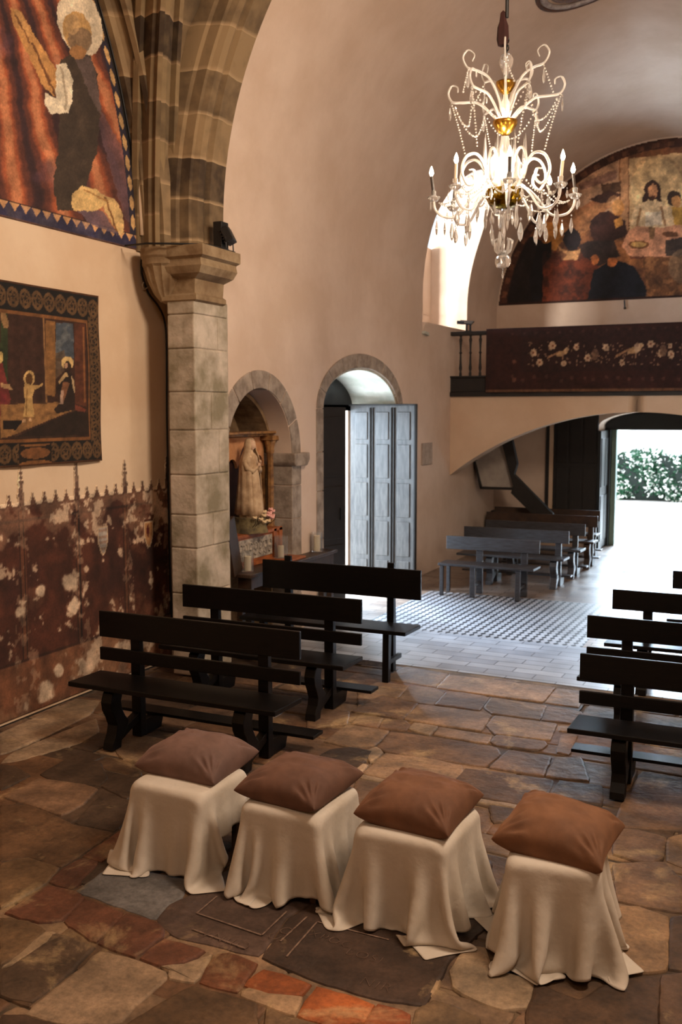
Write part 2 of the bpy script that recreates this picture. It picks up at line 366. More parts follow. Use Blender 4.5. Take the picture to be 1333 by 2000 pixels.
# arch stone with pale joints and dark weathered blocks, courses by height
def jointed(name, c1, c2, joint, cs=.36, phase=0.):
    m = bpy.data.materials.new(name); m.use_nodes = True; nt = m.node_tree; N = nt.nodes; L = nt.links; bs = N['Principled BSDF']; bs.inputs['Roughness'].default_value = .9
    tc = N.new('ShaderNodeTexCoord'); sp = N.new('ShaderNodeSeparateXYZ'); L.new(tc.outputs['Object'], sp.inputs[0])
    n1 = N.new('ShaderNodeTexNoise'); n1.inputs['Scale'].default_value = 3; L.new(tc.outputs['Object'], n1.inputs['Vector'])
    ma = N.new('ShaderNodeMath'); ma.operation = 'MULTIPLY_ADD'; ma.inputs[1].default_value = .06; L.new(n1.outputs[0], ma.inputs[0]); L.new(sp.outputs['Z'], ma.inputs[2])
    dv = N.new('ShaderNodeMath'); dv.operation = 'DIVIDE'; dv.inputs[1].default_value = cs
    f3 = N.new('ShaderNodeMath'); f3.operation = 'ADD'; f3.inputs[1].default_value = phase; L.new(ma.outputs[0], f3.inputs[0]); L.new(f3.outputs[0], dv.inputs[0])
    fr = N.new('ShaderNodeMath'); fr.operation = 'FRACT'; L.new(dv.outputs[0], fr.inputs[0])
    fl = N.new('ShaderNodeMath'); fl.operation = 'FLOOR'; L.new(dv.outputs[0], fl.inputs[0])
    wn = N.new('ShaderNodeTexWhiteNoise'); wn.noise_dimensions = '1D'; L.new(fl.outputs[0], wn.inputs['W'])
    mr = N.new('ShaderNodeMapRange'); mr.inputs[1].default_value = .0; mr.inputs[2].default_value = .10; mr.inputs[3].default_value = 1; mr.inputs[4].default_value = 0; L.new(fr.outputs[0], mr.inputs[0])
    n2 = N.new('ShaderNodeTexNoise'); n2.inputs['Scale'].default_value = 7; n2.inputs['Detail'].default_value = 8; L.new(tc.outputs['Object'], n2.inputs['Vector'])
    ad = N.new('ShaderNodeMath'); ad.operation = 'MULTIPLY_ADD'; ad.inputs[1].default_value = 1.1; L.new(n2.outputs[0], ad.inputs[0]); L.new(wn.outputs[0], ad.inputs[2])
    m2 = N.new('ShaderNodeMapRange'); m2.inputs[1].default_value = .55; m2.inputs[2].default_value = 1.45; L.new(ad.outputs[0], m2.inputs[0])
    x1 = N.new('ShaderNodeMix'); x1.data_type = 'RGBA'; x1.inputs[6].default_value = (*lin(c1), 1); x1.inputs[7].default_value = (*lin(c2), 1); L.new(m2.outputs[0], x1.inputs[0])
    x2 = N.new('ShaderNodeMix'); x2.data_type = 'RGBA'; x2.inputs[7].default_value = (*lin(joint), 1); L.new(mr.outputs[0], x2.inputs[0]); L.new(x1.outputs[2], x2.inputs[6])
    L.new(x2.outputs[2], bs.inputs['Base Color'])
    bp = N.new('ShaderNodeBump'); bp.inputs['Strength'].default_value = .4; bp.inputs['Distance'].default_value = .01; L.new(n2.outputs[0], bp.inputs['Height']); L.new(bp.outputs[0], bs.inputs['Normal'])
    return m
ARCHM = jointed('arch_blocks', (58, 44, 30), (140, 116, 84), (168, 142, 108))
ARCH2 = jointed('rib_blocks', (58, 44, 30), (134, 112, 80), (158, 132, 100), .31, .17); ARCH3 = jointed('wall_rib_blocks', (62, 48, 34), (146, 122, 90), (168, 142, 108), .43, .29)
struct(b.build('trim_8', ARCHM, smooth=30))
# wall above the arch
pts = [(XC, 3.84), (XC, 8.1), (XCR, 8.1), (XCR, 3.84)]
inner = [(x+nx*.5, z+nz*.5) for x, z, nx, nz in PA]; inner = inner+[(2*XM-x, z) for x, z in inner[::-1]]
b = MB(); n = len(inner)
outer = []
for x, z in inner:
    d = max(abs(x-XM)/(XM-XC), 1e-3); k = z-3.84
    if abs(x-XM) > 1.6: outer.append((XC if x < XM else XCR, z))
    else: outer.append((XM+(x-XM)*2.0, 8.1))
v = [(x, 7.52, z) for x, z in inner]+[(x, 7.52, z) for x, z in outer]+[(x, 7.94, z) for x, z in inner]+[(x, 7.94, z) for x, z in outer]
f = []
for i in range(n-1): f += [(i, i+1, n+i+1, n+i), (2*n+i, 3*n+i, 3*n+i+1, 2*n+i+1), (i, 2*n+i, 2*n+i+1, i+1), (n+i, n+i+1, 3*n+i+1, 3*n+i)]
struct(b.add(v, f).build('wall_arch', PLASTERC))
struct(MB().box(XC, XN-.24, 7.50, 7.94, 3.8, 4.6).box(XR+.1, XCR, 7.52, 7.94, 0, 4.6).build('wall_arch', STONE))
# wall rib and diagonal rib of the chancel vault
def sweep(path, prof, side):          # prof: (lateral, depth) ; side: lateral unit vector; depth towards inside
    v = []; f = []; n = len(prof); P = [Vector(p) for p in path]
    for i, p in enumerate(P):
        t = (P[min(i+1, len(P)-1)]-P[max(i-1, 0)]).normalized(); s = Vector(side); d = t.cross(s).normalized()
        for a, c in prof: v.append(tuple(p+s*a+d*c))
    for i in range(len(P)-1):
        for k in range(n): f.append((i*n+k, i*n+(k+1) % n, (i+1)*n+(k+1) % n, (i+1)*n+k))
    f.append(tuple(range(n))[::-1]); f.append(tuple((len(P)-1)*n+k for k in range(n))); return v, f
RIBP = [(-.10, -.12), (-.10, .0), (-.075, .03), (-.03, .045), (-.025, .09), (0, .11), (.025, .09), (.03, .045), (.075, .03), (.10, 0), (.10, -.12)]
RF = 4.07
def formeret(a): return (7.36-RF+RF*math.cos(a), 3.84+RF*math.sin(a))
path = [(-5.34, formeret(1.4*i/40)[0]+.075, formeret(1.4*i/40)[1]) for i in range(41)]
v, f = sweep(path, [(.10, -.1), (.10, .05), (.0, .06), (-.03, .02), (-.08, .0), (-.10, -.03), (-.13, .03), (-.18, .03), (-.20, -.1)], (-1, 0, 0))
struct(MB().add(v, f).build('trim_9', ARCH3, smooth=30))
def diag(a, ox=0, oy=0):
    h = 4.4*(1-math.cos(a)); return (-5.27+ox+h*.70, 7.43+oy-h*.72, 3.84+4.1*math.sin(a))
path = [diag(1.5*i/40) for i in range(41)]
v, f = sweep(path, [(-.2, -.16), (-.2, -.06), (-.16, -.02), (-.12, -.06), (-.09, .0), (-.07, .04), (-.03, .05), (-.02, .10), (.02, .10), (.03, .05), (.07, .04), (.09, .0), (.12, -.06), (.16, -.02), (.20, -.06), (.2, -.16)], (-.717, -.697, 0))
struct(MB().add(v, f).build('trim_10', ARCH2, smooth=30))
# web of the vault between ribs
b = MB(); v = []; f = []
for i in range(31):
    a = 1.45*i/30; y1, z1 = formeret(a); d = diag(a)
    for k in range(6):
        t = k/5; v.append((-5.40*(1-t)+d[0]*t, y1*(1-t)+d[1]*t+.12*math.sin(PI*t), z1*(1-t)+d[2]*t+.14))
for i in range(30):
    for k in range(5): f.append((i*6+k, i*6+k+1, (i+1)*6+k+1, (i+1)*6+k))
o = b.add(v, f).build('ceiling_web', PLASTERC, smooth=True); o.name = 'ceiling'; struct(o)
md = o.modifiers.new('thickness', 'SOLIDIFY'); md.thickness = .03
b = MB(); v = []; f = []
for i in range(31):
    a = 1.45*i/30; d = diag(a); t_ = min(i/30*1.0, 1); x, z, nx, nz = PA[min(2+int(i*36/30), len(PA)-1)]
    v += [(d[0], d[1], d[2]+.14), (x+nx*.35, 7.50, d[2]+.14 if i else z)]
for i in range(30): f.append((2*i, 2*i+1, 2*i+3, 2*i+2))
o = b.add(v, f).build('ceiling_web', ARCHM, smooth=True); o.name = 'ceiling'; struct(o)
md = o.modifiers.new('thickness', 'SOLIDIFY'); md.thickness = .03
# ------------------------------------------------------------------ floor: traced flagstones, rows in between, tiles beyond
MORTAR = mat('mortar', (120, 98, 74), .95, .2, 2.2, bump=.8, bscale=40, col2=(38, 28, 20))
struct(MB().box(-5.5, 1.4, -3.2, 8.47, -.12, -.019).build('floor_bed', MORTAR)).name = 'floor'
TR = []   # (pixel polygon, colour)
def grp(ox, oy, s, items):
    for pts, c in items: TR.append(([(ox+a/s, oy+b/s) for a, b in pts], c))
br, dk, lt, rd, gy, tn = (130, 100, 76), (88, 68, 52), (180, 152, 122), (122, 76, 54), (126, 122, 120), (150, 120, 92)
grp(600, 1280, 2.4236, [([(350,105),(470,50),(670,85),(610,150)], tn), ([(612,152),(672,88),(1175,152),(1118,222)], tn), ([(1125,222),(1180,152),(1300,165),(1290,245)], tn),
 ([(430,205),(490,140),(600,152),(652,178),(600,235)], tn), ([(605,232),(655,175),(720,170),(865,195),(820,260),(690,240)], br), ([(838,245),(870,198),(1135,235),(1105,305),(875,275)], tn),
 ([(1110,305),(1140,236),(1300,262),(1315,300),(1310,325)], br), ([(205,265),(350,190),(525,225),(455,300)], br), ([(457,300),(530,228),(800,262),(875,280),(825,355),(640,330)], tn),
 ([(850,330),(890,282),(1185,322),(1150,400),(890,370)], tn), ([(205,320),(250,278),(360,292),(335,340)], br), ([(338,340),(365,294),(470,305),(490,325),(470,355)], br),
 ([(478,345),(505,315),(620,332),(580,378)], lt), ([(600,375),(625,338),(880,380),(855,418)], tn), ([(868,405),(895,373),(1130,405),(1140,420),(1100,448),(900,425)], br),
 ([(330,430),(395,360),(610,385),(905,435),(920,465),(840,525),(590,490),(370,455)], br), ([(80,405),(190,325),(390,355),(320,425),(200,430)], tn),
 ([(25,495),(105,445),(200,432),(315,450),(270,510),(230,525)], dk), ([(262,560),(370,460),(600,490),(735,520),(740,545),(680,608),(420,585)], tn),
 ([(680,608),(750,530),(1170,585),(1140,660),(1030,705),(790,665)], (116,88,66)), ([(1146,665),(1195,588),(1400,612),(1400,705)], (104,82,66)), ([(860,530),(955,445),(1160,480),(1120,570),(980,548)], br),
 ([(1130,570),(1180,478),(1300,482),(1340,595),(1190,580)], tn), ([(1182,458),(1205,374),(1285,372),(1240,470)], br), ([(1190,355),(1200,328),(1340,345),(1320,368)], tn),
 ([(272,448),(330,427),(362,455),(300,504)], lt), ([(248,576),(260,560),(405,594),(395,605)], lt), ([(790,670),(1035,712),(1030,728),(800,692)], lt), ([(200,570),(265,508),(290,515),(238,572)], lt),
 ([(240,160),(345,120),(485,140),(428,200),(350,188),(240,240)], tn), ([(235,585),(395,608),(330,680),(200,740)], br), ([(860,702),(1030,732),(1010,776),(880,790)], br), ([(0,240),(200,262),(190,320),(60,330),(0,360)], br)])
grp(0, 1360, 2.666, [([(0,190),(400,10),(520,20),(470,90),(250,200),(60,280),(0,300)], lt), ([(60,292),(250,212),(500,112),(515,180),(420,240),(100,332),(0,345)], lt),
 ([(205,405),(330,332),(520,332),(560,420),(520,462),(300,440)], dk), ([(0,352),(80,362),(160,410),(0,485)], dk), ([(20,520),(200,422),(440,457),(510,480),(430,560),(320,620),(150,558)], br),
 ([(385,655),(520,512),(660,540),(720,570),(600,700)], dk), ([(0,562),(150,563),(315,628),(375,663),(595,706),(320,886),(150,828),(0,856)], (104,76,52)),
 ([(0,866),(150,836),(310,890),(245,965),(0,1100)], (128,98,68)), ([(525,465),(730,380),(760,500),(660,530)], dk), ([(572,240),(700,190),(900,230),(760,330),(640,325)], tn),
 ([(250,962),(325,892),(425,835),(520,855),(380,1002)], rd), ([(430,830),(620,702),(800,590),(800,690),(640,790),(530,860)], rd),
 ([(395,1010),(635,840),(760,905),(980,950),(950,1045),(870,1090),(815,1162)], gy)])
grp(0, 1700, 2.666, [([(20,215),(250,75),(400,105),(440,140),(325,258),(200,268)], rd), ([(328,260),(442,142),(650,215),(500,374)], rd), ([(508,378),(655,217),(800,255),(860,300),(850,340),(708,448)], rd),
 ([(722,452),(855,350),(1075,415),(960,480),(830,490)], rd), ([(830,492),(960,484),(1108,432),(1020,585),(880,558),(880,520)], lt), ([(1112,432),(1200,422),(1340,480),(1240,638),(1035,582)], (138,84,54)),
 ([(0,545),(240,332),(300,322),(498,392),(380,508),(170,686),(0,640)], (110,86,66)), ([(0,242),(150,262),(240,310),(100,430),(0,495)], (138,106,74)), ([(0,512),(130,402),(240,312),(292,322),(250,370),(130,450)], (176,148,116)),
 ([(190,692),(400,522),(520,412),(700,457),(868,520),(872,560),(700,700),(640,790),(300,792),(130,742)], (166,138,110)), ([(650,792),(1000,592),(1340,682),(1340,1000),(650,1000)], (112,84,58)),
 ([(0,742),(120,745),(300,802),(640,800),(640,1000),(0,1000)], (100,74,56))])
grp(450, 1700, 2.666, [([(62,600),(172,507),(428,585),(372,648),(200,638)], (158,86,44)), ([(42,650),(90,604),(200,642),(378,652),(330,758),(180,698)], (180,146,112)), ([(342,752),(450,594),(758,690),(696,788),(500,800)], (160,86,42)),
 ([(704,790),(770,684),(940,742),(920,900),(600,880)], (146,78,44)), ([(970,690),(1030,580),(1100,522),(1085,590),(1050,650)], (190,156,118)), ([(340,760),(500,806),(690,800),(600,1000),(200,1000),(180,705),(325,762)], (116,90,64)),
 ([(960,720),(1060,665),(1150,690),(1300,760),(1300,1000),(940,1000)], (124,98,70))])
TR.append(([(879,1895),(895,1865),(915,1845),(950,1848),(962,1890),(1045,1912),(1030,1966),(985,1970),(925,1950),(885,1925)], (184,156,124)))
SL = [([(305,1795),(330,1765),(375,1745),(455,1690),(640,1740),(560,1790),(507,1866),(440,1850),(335,1825)], (92,72,62)),
      ([(512,1868),(566,1790),(650,1740),(960,1800),(880,1872),(832,1962),(740,1950),(620,1915),(557,1888)], (80,60,48))]
TR += SL
TR.append(([(270,1660),(330,1600),(500,1560),(700,1600),(960,1680),(960,1790),(650,1732),(455,1682),(385,1730)], (88,64,46)))
grp(850, 1500, 2.76, [([(985,735),(1100,740),(1265,800),(1250,1088),(1150,1098),(985,1088)], (156,122,88)), ([(1272,802),(1400,790),(1400,1088),(1262,1080)], (96,72,52)), ([(960,512),(1240,502),(1333,600),(1333,780),(985,715)], (136,104,76)),
 ([(970,322),(1100,332),(1248,372),(1238,478),(1170,518),(960,462)], br), ([(1255,372),(1400,340),(1400,560),(1245,498)], tn), ([(545,1150),(780,1250),(960,1132),(1210,1118),(1200,1400),(500,1400),(490,1345)], (100,74,54)),
 ([(1222,1110),(1400,1098),(1400,1400),(1212,1400)], (104,78,58)), ([(1030,132),(1230,142),(1400,155),(1400,330),(1000,315),(980,260)], br)])
def inside(p, poly):
    c = False; n = len(poly)
    for i in range(n):
        x0, y0 = poly[i]; x1, y1 = poly[(i+1) % n]
        if (y0 > p[1]) != (y1 > p[1]) and p[0] < (x1-x0)*(p[1]-y0)/(y1-y0)+x0: c = not c
    return c
stones = []
for pts, c in TR:
    stones.append(([tuple(hit(a, b, 2, 0)[:2]) for a, b in pts], c, 0.0))
traced = [s[0] for s in stones]; ra = random.Random(3); ca, sa = math.cos(-.045), math.sin(-.045)
y = -1.0
while y < 9.0:
    h = ra.choice((.22, .28, .34, .42)); x = -6.2+ra.random()*.3
    while x < 2:
        wd = ra.choice((.35, .5, .62, .8, .95)); j = lambda: ra.uniform(-.02, .02)
        q = [(x+j(), y+j()), (x+wd+j(), y+j()), (x+wd+j(), y+h+j()), (x+j(), y+h+j())]
        q = [(a*ca-b*sa, a*sa+b*ca) for a, b in q]; q = [(max(min(a, 1.35), -5.42), min(b, 8.46)) for a, b in q]; cx = sum(a for a, b in q)/4; cy = sum(b for a, b in q)/4
        probes = [(cx, cy)]+[(a*.6+cx*.4, b*.6+cy*.4) for a, b in q]
        if -5.4 < cx < 1.3 and -.5 < cy < 8.4 and max(b for a, b in q)-min(b for a, b in q) > .08:
            k = ra.random(); base = (br, dk, tn, (122, 88, 62), (112, 84, 60))[int(k*5)]
            stones.append((q, base, -.010))
        x += wd+.015
    y += h+.015
v = []; f = []; cols = []
for poly, c, dz in stones:
    P = [Vector(p) for p in poly]; n = len(P)
    if sum(P[i].x*P[(i+1) % n].y-P[(i+1) % n].x*P[i].y for i in range(n)) < 0: P = P[::-1]
    Q = []                                     # resample with slight wear
    for i in range(n):
        a, b_ = P[i], P[(i+1) % n]; L = (b_-a).length; m = max(2, int(L/.045))
        for k in range(m): Q.append(a+(b_-a)*k/m)
    for _ in range(1): Q = [Q[i]*.8+(Q[i-1]+Q[(i+1) % len(Q)])*.1 for i in range(len(Q))]
    Q = [q+Vector((ra.uniform(-.004, .004), ra.uniform(-.004, .004))) for q in Q]
    cen = sum(Q, Vector((0, 0)))/len(Q); z0 = dz+ra.uniform(-.003, .002); tx, ty = ra.uniform(-.006, .006), ra.uniform(-.006, .006)
    base = len(v); nQ = len(Q); kc = 1+ra.uniform(-.1, .1)
    for ring, (ins, z) in enumerate(((-.006, -.03), (.0, -.012), (.006, -.003), (.018, 0))):
        for i, q in enumerate(Q):
            t = (Q[(i+1) % nQ]-Q[i-1]).normalized(); nin = Vector((-t.y, t.x)); p = q+nin*(ins-.007)
            v.append((p.x, p.y, z+z0+(p.x-cen.x)*tx+(p.y-cen.y)*ty)); cols.append(np.array(c)/255*kc*(1 if ring > 1 else .8))
    for r in range(3):
        for i in range(nQ): f.append((base+r*nQ+i, base+r*nQ+(i+1) % nQ, base+(r+1)*nQ+(i+1) % nQ, base+(r+1)*nQ+i))
    f.append(tuple(base+3*nQ+i for i in range(nQ)))
me = bpy.data.meshes.new('floor'); me.from_pydata(v, [], f); o = bpy.data.objects.new('floor', me); sc.collection.objects.link(o); struct(o)
setcol(me, np.array(cols))
fm = mat('flagstone', (255, 255, 255), .62, .24, 4.5, attr=True, bump=.9, bscale=13, detail=9, spec=.4)
N = fm.node_tree.nodes; L = fm.node_tree.links; bs = N['Principled BSDF']
src = bs.inputs['Base Color'].links[0].from_socket          # pale mortar smears over the stones
tc = N.new('ShaderNodeTexCoord'); n3 = N.new('ShaderNodeTexNoise'); n3.inputs['Scale'].default_value = 1.9; n3.inputs['Detail'].default_value = 10; n3.inputs['Roughness'].default_value = .68; n3.inputs['Distortion'].default_value = .6
L.new(tc.outputs['Object'], n3.inputs['Vector']); r3 = N.new('ShaderNodeMapRange'); r3.inputs[1].default_value = .56; r3.inputs[2].default_value = .66; r3.inputs[4].default_value = .6; L.new(n3.outputs[0], r3.inputs[0])
m3 = N.new('ShaderNodeMix'); m3.data_type = 'RGBA'; m3.inputs[7].default_value = (*lin((190, 160, 116)), 1); L.new(r3.outputs[0], m3.inputs[0]); L.new(src, m3.inputs[6]); 
n4 = N.new('ShaderNodeTexNoise'); n4.inputs['Scale'].default_value = 1.1; n4.inputs['Detail'].default_value = 7; L.new(tc.outputs['Object'], n4.inputs['Vector'])
r4 = N.new('ShaderNodeMapRange'); r4.inputs[1].default_value = .4; r4.inputs[2].default_value = .62; r4.inputs[3].default_value = .5; r4.inputs[4].default_value = 1.15; L.new(n4.outputs[0], r4.inputs[0])
m4 = N.new('ShaderNodeMix'); m4.data_type = 'RGBA'; m4.blend_type = 'MULTIPLY'; m4.inputs[0].default_value = 1; L.new(m3.outputs[2], m4.inputs[6]); L.new(r4.outputs[0], m4.inputs[7]); L.new(m4.outputs[2], bs.inputs['Base Color'])
n6 = N.new('ShaderNodeTexNoise'); n6.inputs['Scale'].default_value = 34; n6.inputs['Detail'].default_value = 6; n6.inputs['Roughness'].default_value = .75; L.new(tc.outputs['Object'], n6.inputs['Vector'])
r6 = N.new('ShaderNodeMapRange'); r6.inputs[1].default_value = .36; r6.inputs[2].default_value = .64; r6.inputs[3].default_value = .72; r6.inputs[4].default_value = 1.18; L.new(n6.outputs[0], r6.inputs[0])
m6 = N.new('ShaderNodeMix'); m6.data_type = 'RGBA'; m6.blend_type = 'MULTIPLY'; m6.inputs[0].default_value = 1; L.new(m4.outputs[2], m6.inputs[6]); L.new(r6.outputs[0], m6.inputs[7]); L.new(m6.outputs[2], bs.inputs['Base Color'])
r5 = N.new('ShaderNodeMapRange'); r5.inputs[3].default_value = .42; r5.inputs[4].default_value = .8; L.new(n4.outputs[0], r5.inputs[0]); L.new(r5.outputs[0], bs.inputs['Roughness'])
me.materials.append(fm)
# letters cut into the gravestones, pale in the grooves
def text(name, s, size, mtx, m, ext=.001):
    cu = bpy.data.curves.new(name, 'FONT'); cu.body = s; cu.size = size; cu.extrude = ext; cu.space_character = 1.15; cu.offset = -.004*size/.1
    o = bpy.data.objects.new(name, cu); sc.collection.objects.link(o); o.matrix_world = mtx
    bpy.context.view_layer.update(); me = bpy.data.meshes.new_from_object(o.evaluated_get(bpy.context.evaluated_depsgraph_get())); bpy.data.objects.remove(o, do_unlink=True)
    q = bpy.data.objects.new(name, me); sc.collection.objects.link(q); q.matrix_world = mtx; me.materials.append(m); return q
ENG = mat('worn_engraving', (132, 108, 92), .9, .3, 20, col2=(92, 70, 58))
def place(u, v_, ang): p = hit(u, v_, 2, .003); return Matrix.Translation(p)@Matrix.Rotation(ang, 4, 'Z')
gs = empty('gravestone_inscription', hit(430, 1820, 2, 0), 'faint worn letters and lines carved into the dark floor slabs before the covered stools', 'inscription')
def sub(o): o.parent = gs; o.matrix_parent_inverse = Matrix.Translation(-gs.location); return o
sub(text('lettering', 'VNIIO', .088, place(388, 1826, -.07), ENG)); sub(text('lettering', 'CO', .085, place(533, 1838, 1.15), ENG))
sub(text('lettering', 'XPOC', .075, place(600, 1826, -.1), ENG)); sub(text('lettering', 'EOSI', .08, place(672, 1862, -.05), ENG)); sub(text('lettering', 'NIR', .08, place(700, 1920, -.05), ENG))
b = MB()
def groove(pts, wd=.004):
    P = [Vector(hit(a, c, 2, .003)) for a, c in pts]
    for p, q in zip(P[:-1], P[1:]):
        t = (q-p).normalized(); nn = Vector((-t.y, t.x, 0))*wd; b.add([p-nn, q-nn, q+nn, p+nn], [(0, 1, 2, 3)])
groove([(424, 1750), (385, 1783), (512, 1826), (560, 1780)]); groove([(376, 1814), (480, 1852)]); groove([(548, 1838), (600, 1790)]); groove([(560, 1868), (620, 1800), (760, 1835)])
sub(b.build('carved_line', ENG))
# tiled floor beyond the step
def tilemat(name, c1, c2, mor, sx, sy, rough, kind='brick', var=.3):
    m = bpy.data.materials.new(name); m.use_nodes = True; nt = m.node_tree; N = nt.nodes; L = nt.links; bs = N['Principled BSDF']
    tc = N.new('ShaderNodeTexCoord'); mp = N.new('ShaderNodeMapping'); mp.inputs['Rotation'].default_value = (0, 0, .03); L.new(tc.outputs['Object'], mp.inputs[0])
    nz = N.new('ShaderNodeTexNoise'); nz.inputs['Scale'].default_value = 2.2; nz.inputs['Detail'].default_value = 8; L.new(tc.outputs['Object'], nz.inputs['Vector'])
    if kind == 'brick':
        bt = N.new('ShaderNodeTexBrick'); bt.inputs['Scale'].default_value = 1; bt.inputs['Brick Width'].default_value = sx; bt.inputs['Row Height'].default_value = sy
        bt.inputs['Mortar Size'].default_value = .006; bt.inputs['Color1'].default_value = (*lin(c1), 1); bt.inputs['Color2'].default_value = (*lin(c2), 1); bt.inputs['Mortar'].default_value = (*lin(mor), 1)
        L.new(mp.outputs[0], bt.inputs['Vector']); out = bt.outputs[0]; fac = bt.outputs['Fac']
    else:
        sp = N.new('ShaderNodeSeparateXYZ'); L.new(mp.outputs[0], sp.inputs[0]); fs = []
        def mth(op, a, b=None):
            q = N.new('ShaderNodeMath'); q.operation = op
            for i, s in enumerate((a, b)):
                if s is None: continue
                if isinstance(s, (int, float)): q.inputs[i].default_value = s
                else: L.new(s, q.inputs[i])
            return q.outputs[0]
        fx = mth('FRACT', mth('DIVIDE', sp.outputs['X'], sx)); fy = mth('FRACT', mth('DIVIDE', sp.outputs['Y'], sy))
        dx = mth('ABSOLUTE', mth('SUBTRACT', fx, .5)); dy = mth('ABSOLUTE', mth('SUBTRACT', fy, .5))
        fac = mth('LESS_THAN', mth('ADD', mth('MULTIPLY', dx, 1.15), mth('MULTIPLY', dy, .75)), .40)
        x = N.new('ShaderNodeMix'); x.data_type = 'RGBA'; x.inputs[6].default_value = (*lin(c1), 1); x.inputs[7].default_value = (*lin(c2), 1); L.new(fac, x.inputs[0]); out = x.outputs[2]
    mm = N.new('ShaderNodeMix'); mm.data_type = 'RGBA'; mm.blend_type = 'MULTIPLY'; mm.inputs[0].default_value = 1
    rr = N.new('ShaderNodeMapRange'); rr.inputs[1].default_value = .3; rr.inputs[2].default_value = .7; rr.inputs[3].default_value = 1-var; rr.inputs[4].default_value = 1.1; L.new(nz.outputs[0], rr.inputs[0])
    L.new(out, mm.inputs[6]); L.new(rr.outputs[0], mm.inputs[7]); L.new(mm.outputs[2], bs.inputs['Base Color'])
    r2 = N.new('ShaderNodeMapRange'); r2.inputs[3].default_value = rough; r2.inputs[4].default_value = rough+.35; L.new(nz.outputs[0], r2.inputs[0]); L.new(r2.outputs[0], bs.inputs['Roughness'])
    bp = N.new('ShaderNodeBump'); bp.inputs['Strength'].default_value = .25; bp.inputs['Distance'].default_value = .006; L.new(nz.outputs[0], bp.inputs['Height']); L.new(bp.outputs[0], bs.inputs['Normal'])
    return m
T1 = tilemat('slab_band', (172, 180, 192), (146, 154, 168), (104, 108, 118), .46, .16, .2)
T2 = tilemat('pebble_mosaic', (158, 162, 170), (34, 36, 44), None, .092, .112, .25, 'dash', .2)
T3 = tilemat('worn_boards', (150, 132, 118), (122, 106, 96), (70, 62, 56), .42, .11, .2)
def fl(x0, x1, y0, y1, z, m): return struct(MB().box(x0, x1, y0, y1, -.1, z).build('floor', m))
MB_ = MB().prism([(-5.5, 8.62), (-3.32, 8.52), (1.4, 8.36), (1.4, 9.92), (-5.5, 9.96)], -.1, -.004, 'z'); struct(MB_.build('floor', T1))
MB_ = MB().prism([(-5.5, 8.40), (-5.5, 8.62), (-3.32, 8.52), (1.4, 8.36), (1.4, 8.3)], -.1, -.008, 'z'); struct(MB_.build('floor', MORTAR))
fl(-5.7, -4.35, 9.96, 12.3, -.004, T3); fl(-4.35, -1.86, 9.94, 12.3, -.004, T2); fl(-1.86, 1.4, 9.93, 12.3, -.004, T3); fl(-5.7, 1.4, 12.3, 18.0, -.004, T3)
dr = empty('floor_drain', (-2.12, 15.0, -.004), 'small round iron drain cover in the tiled floor before the main door', 'drain cover')
MB().lathe([(.0, .004), (.17, .004), (.18, .0)], seg=24).build('cover_plate', mat('drain_iron', (70, 74, 80), .5, .1, metal=.6), dr)
rb = MB()
for k in range(-3, 4): rb.box(-.12, .12, k*.035-.006, k*.035+.006, .004, .009)
rb.build('grating', IRON, dr)
# ------------------------------------------------------------------ paintings (pigment brushed onto meshes at their real place)
def finish(o, me, pt, m): setcol(me, pt.c); me.materials.append(m)
# big lunette mural on the chancel wall
def kf(A, Z): 
    a = np.arcsin(np.clip((Z-3.84)/RF, 0, 1)); return A < (7.36-RF+RF*np.cos(a)+.15)
o, me, P, A, Z_ = sheet('mural_painting', 'x', XC+.004, 4.9, 7.52, 3.85, 6.2, .0085, keep=kf)
tag(o, 'arched wall painting of a kneeling haloed figure in black before red folds, above the tapestry', 'mural')
U, V = proj(P); U = U+(vnoise(U, V, .11, 71)-.5)*7; V = V+(vnoise(U, V, .11, 72)-.5)*7; p = Paint(U, V, (92, 50, 40))
ang = np.arctan2(U+60, np.maximum(V+420, 1)); st = .5+.5*np.sin(ang*62+vnoise(U, V, .012, 3)*2.2)
p.put(smooth(.35, .8, st), (160, 84, 52)).put(smooth(.75, .97, st)*.7, (206, 140, 98)).put(smooth(.2, .0, st)*.75, (42, 28, 36))
p.put(smooth(.62, .8, vnoise(U, V, .012, 9))*.5, (88, 62, 78))
p.poly([(190,240),(200,220),(250,310),(272,370),(280,470),(240,420),(215,330)], (110, 84, 92), .6)
# right-hand diamond border and lower zigzag border follow the arch and the sill
aa = np.arcsin(np.clip((Z_-3.84)/RF, 0, 1)); dedge = (7.36-RF+RF*np.cos(aa)) - A
p.put(((dedge < .11))*1., (40, 36, 52)).put((dedge < .09)*(dedge > .03)*(np.abs(((Z_*6) % 1)-.5)+np.abs(dedge-.06)*8 < .42), (196, 156, 104)).put((dedge < .02)*1., (24, 18, 16))
zb = Z_-3.85
p.put((zb < .12)*1., (44, 42, 70)).put((zb < .13)*(zb > .06)*(np.abs(((A*8.5) % 1)-.5)*2*.07 < zb-.062), (204, 154, 106)).put((zb < .012)*1., (90, 60, 50)).put((zb > .12)*(zb < .135), (40, 26, 24))
p.put((zb < .12)*smooth(.5, .7, vnoise(A, Z_, 5, 4))*.4, (110, 96, 100))
p.ell(155, 45, 42, 68, (222, 204, 176), rot=-.28).ell(150, 62, 28, 40, (190, 150, 96), rot=-.2).ell(156, 78, 24, 24, (120, 98, 78), .8).ell(142, 48, 14, 20, (206, 168, 120), .7)
p.poly([(118,118),(140,102),(176,108),(190,150),(196,210),(188,300),(165,370),(150,412),(112,412),(103,365),(112,300),(118,200),(122,160)], (66, 54, 44))
p.poly([(140,102),(178,112),(190,160),(200,230),(182,200),(160,150)], (110, 92, 90), .7).ell(152, 102, 16, 14, (170, 122, 76))
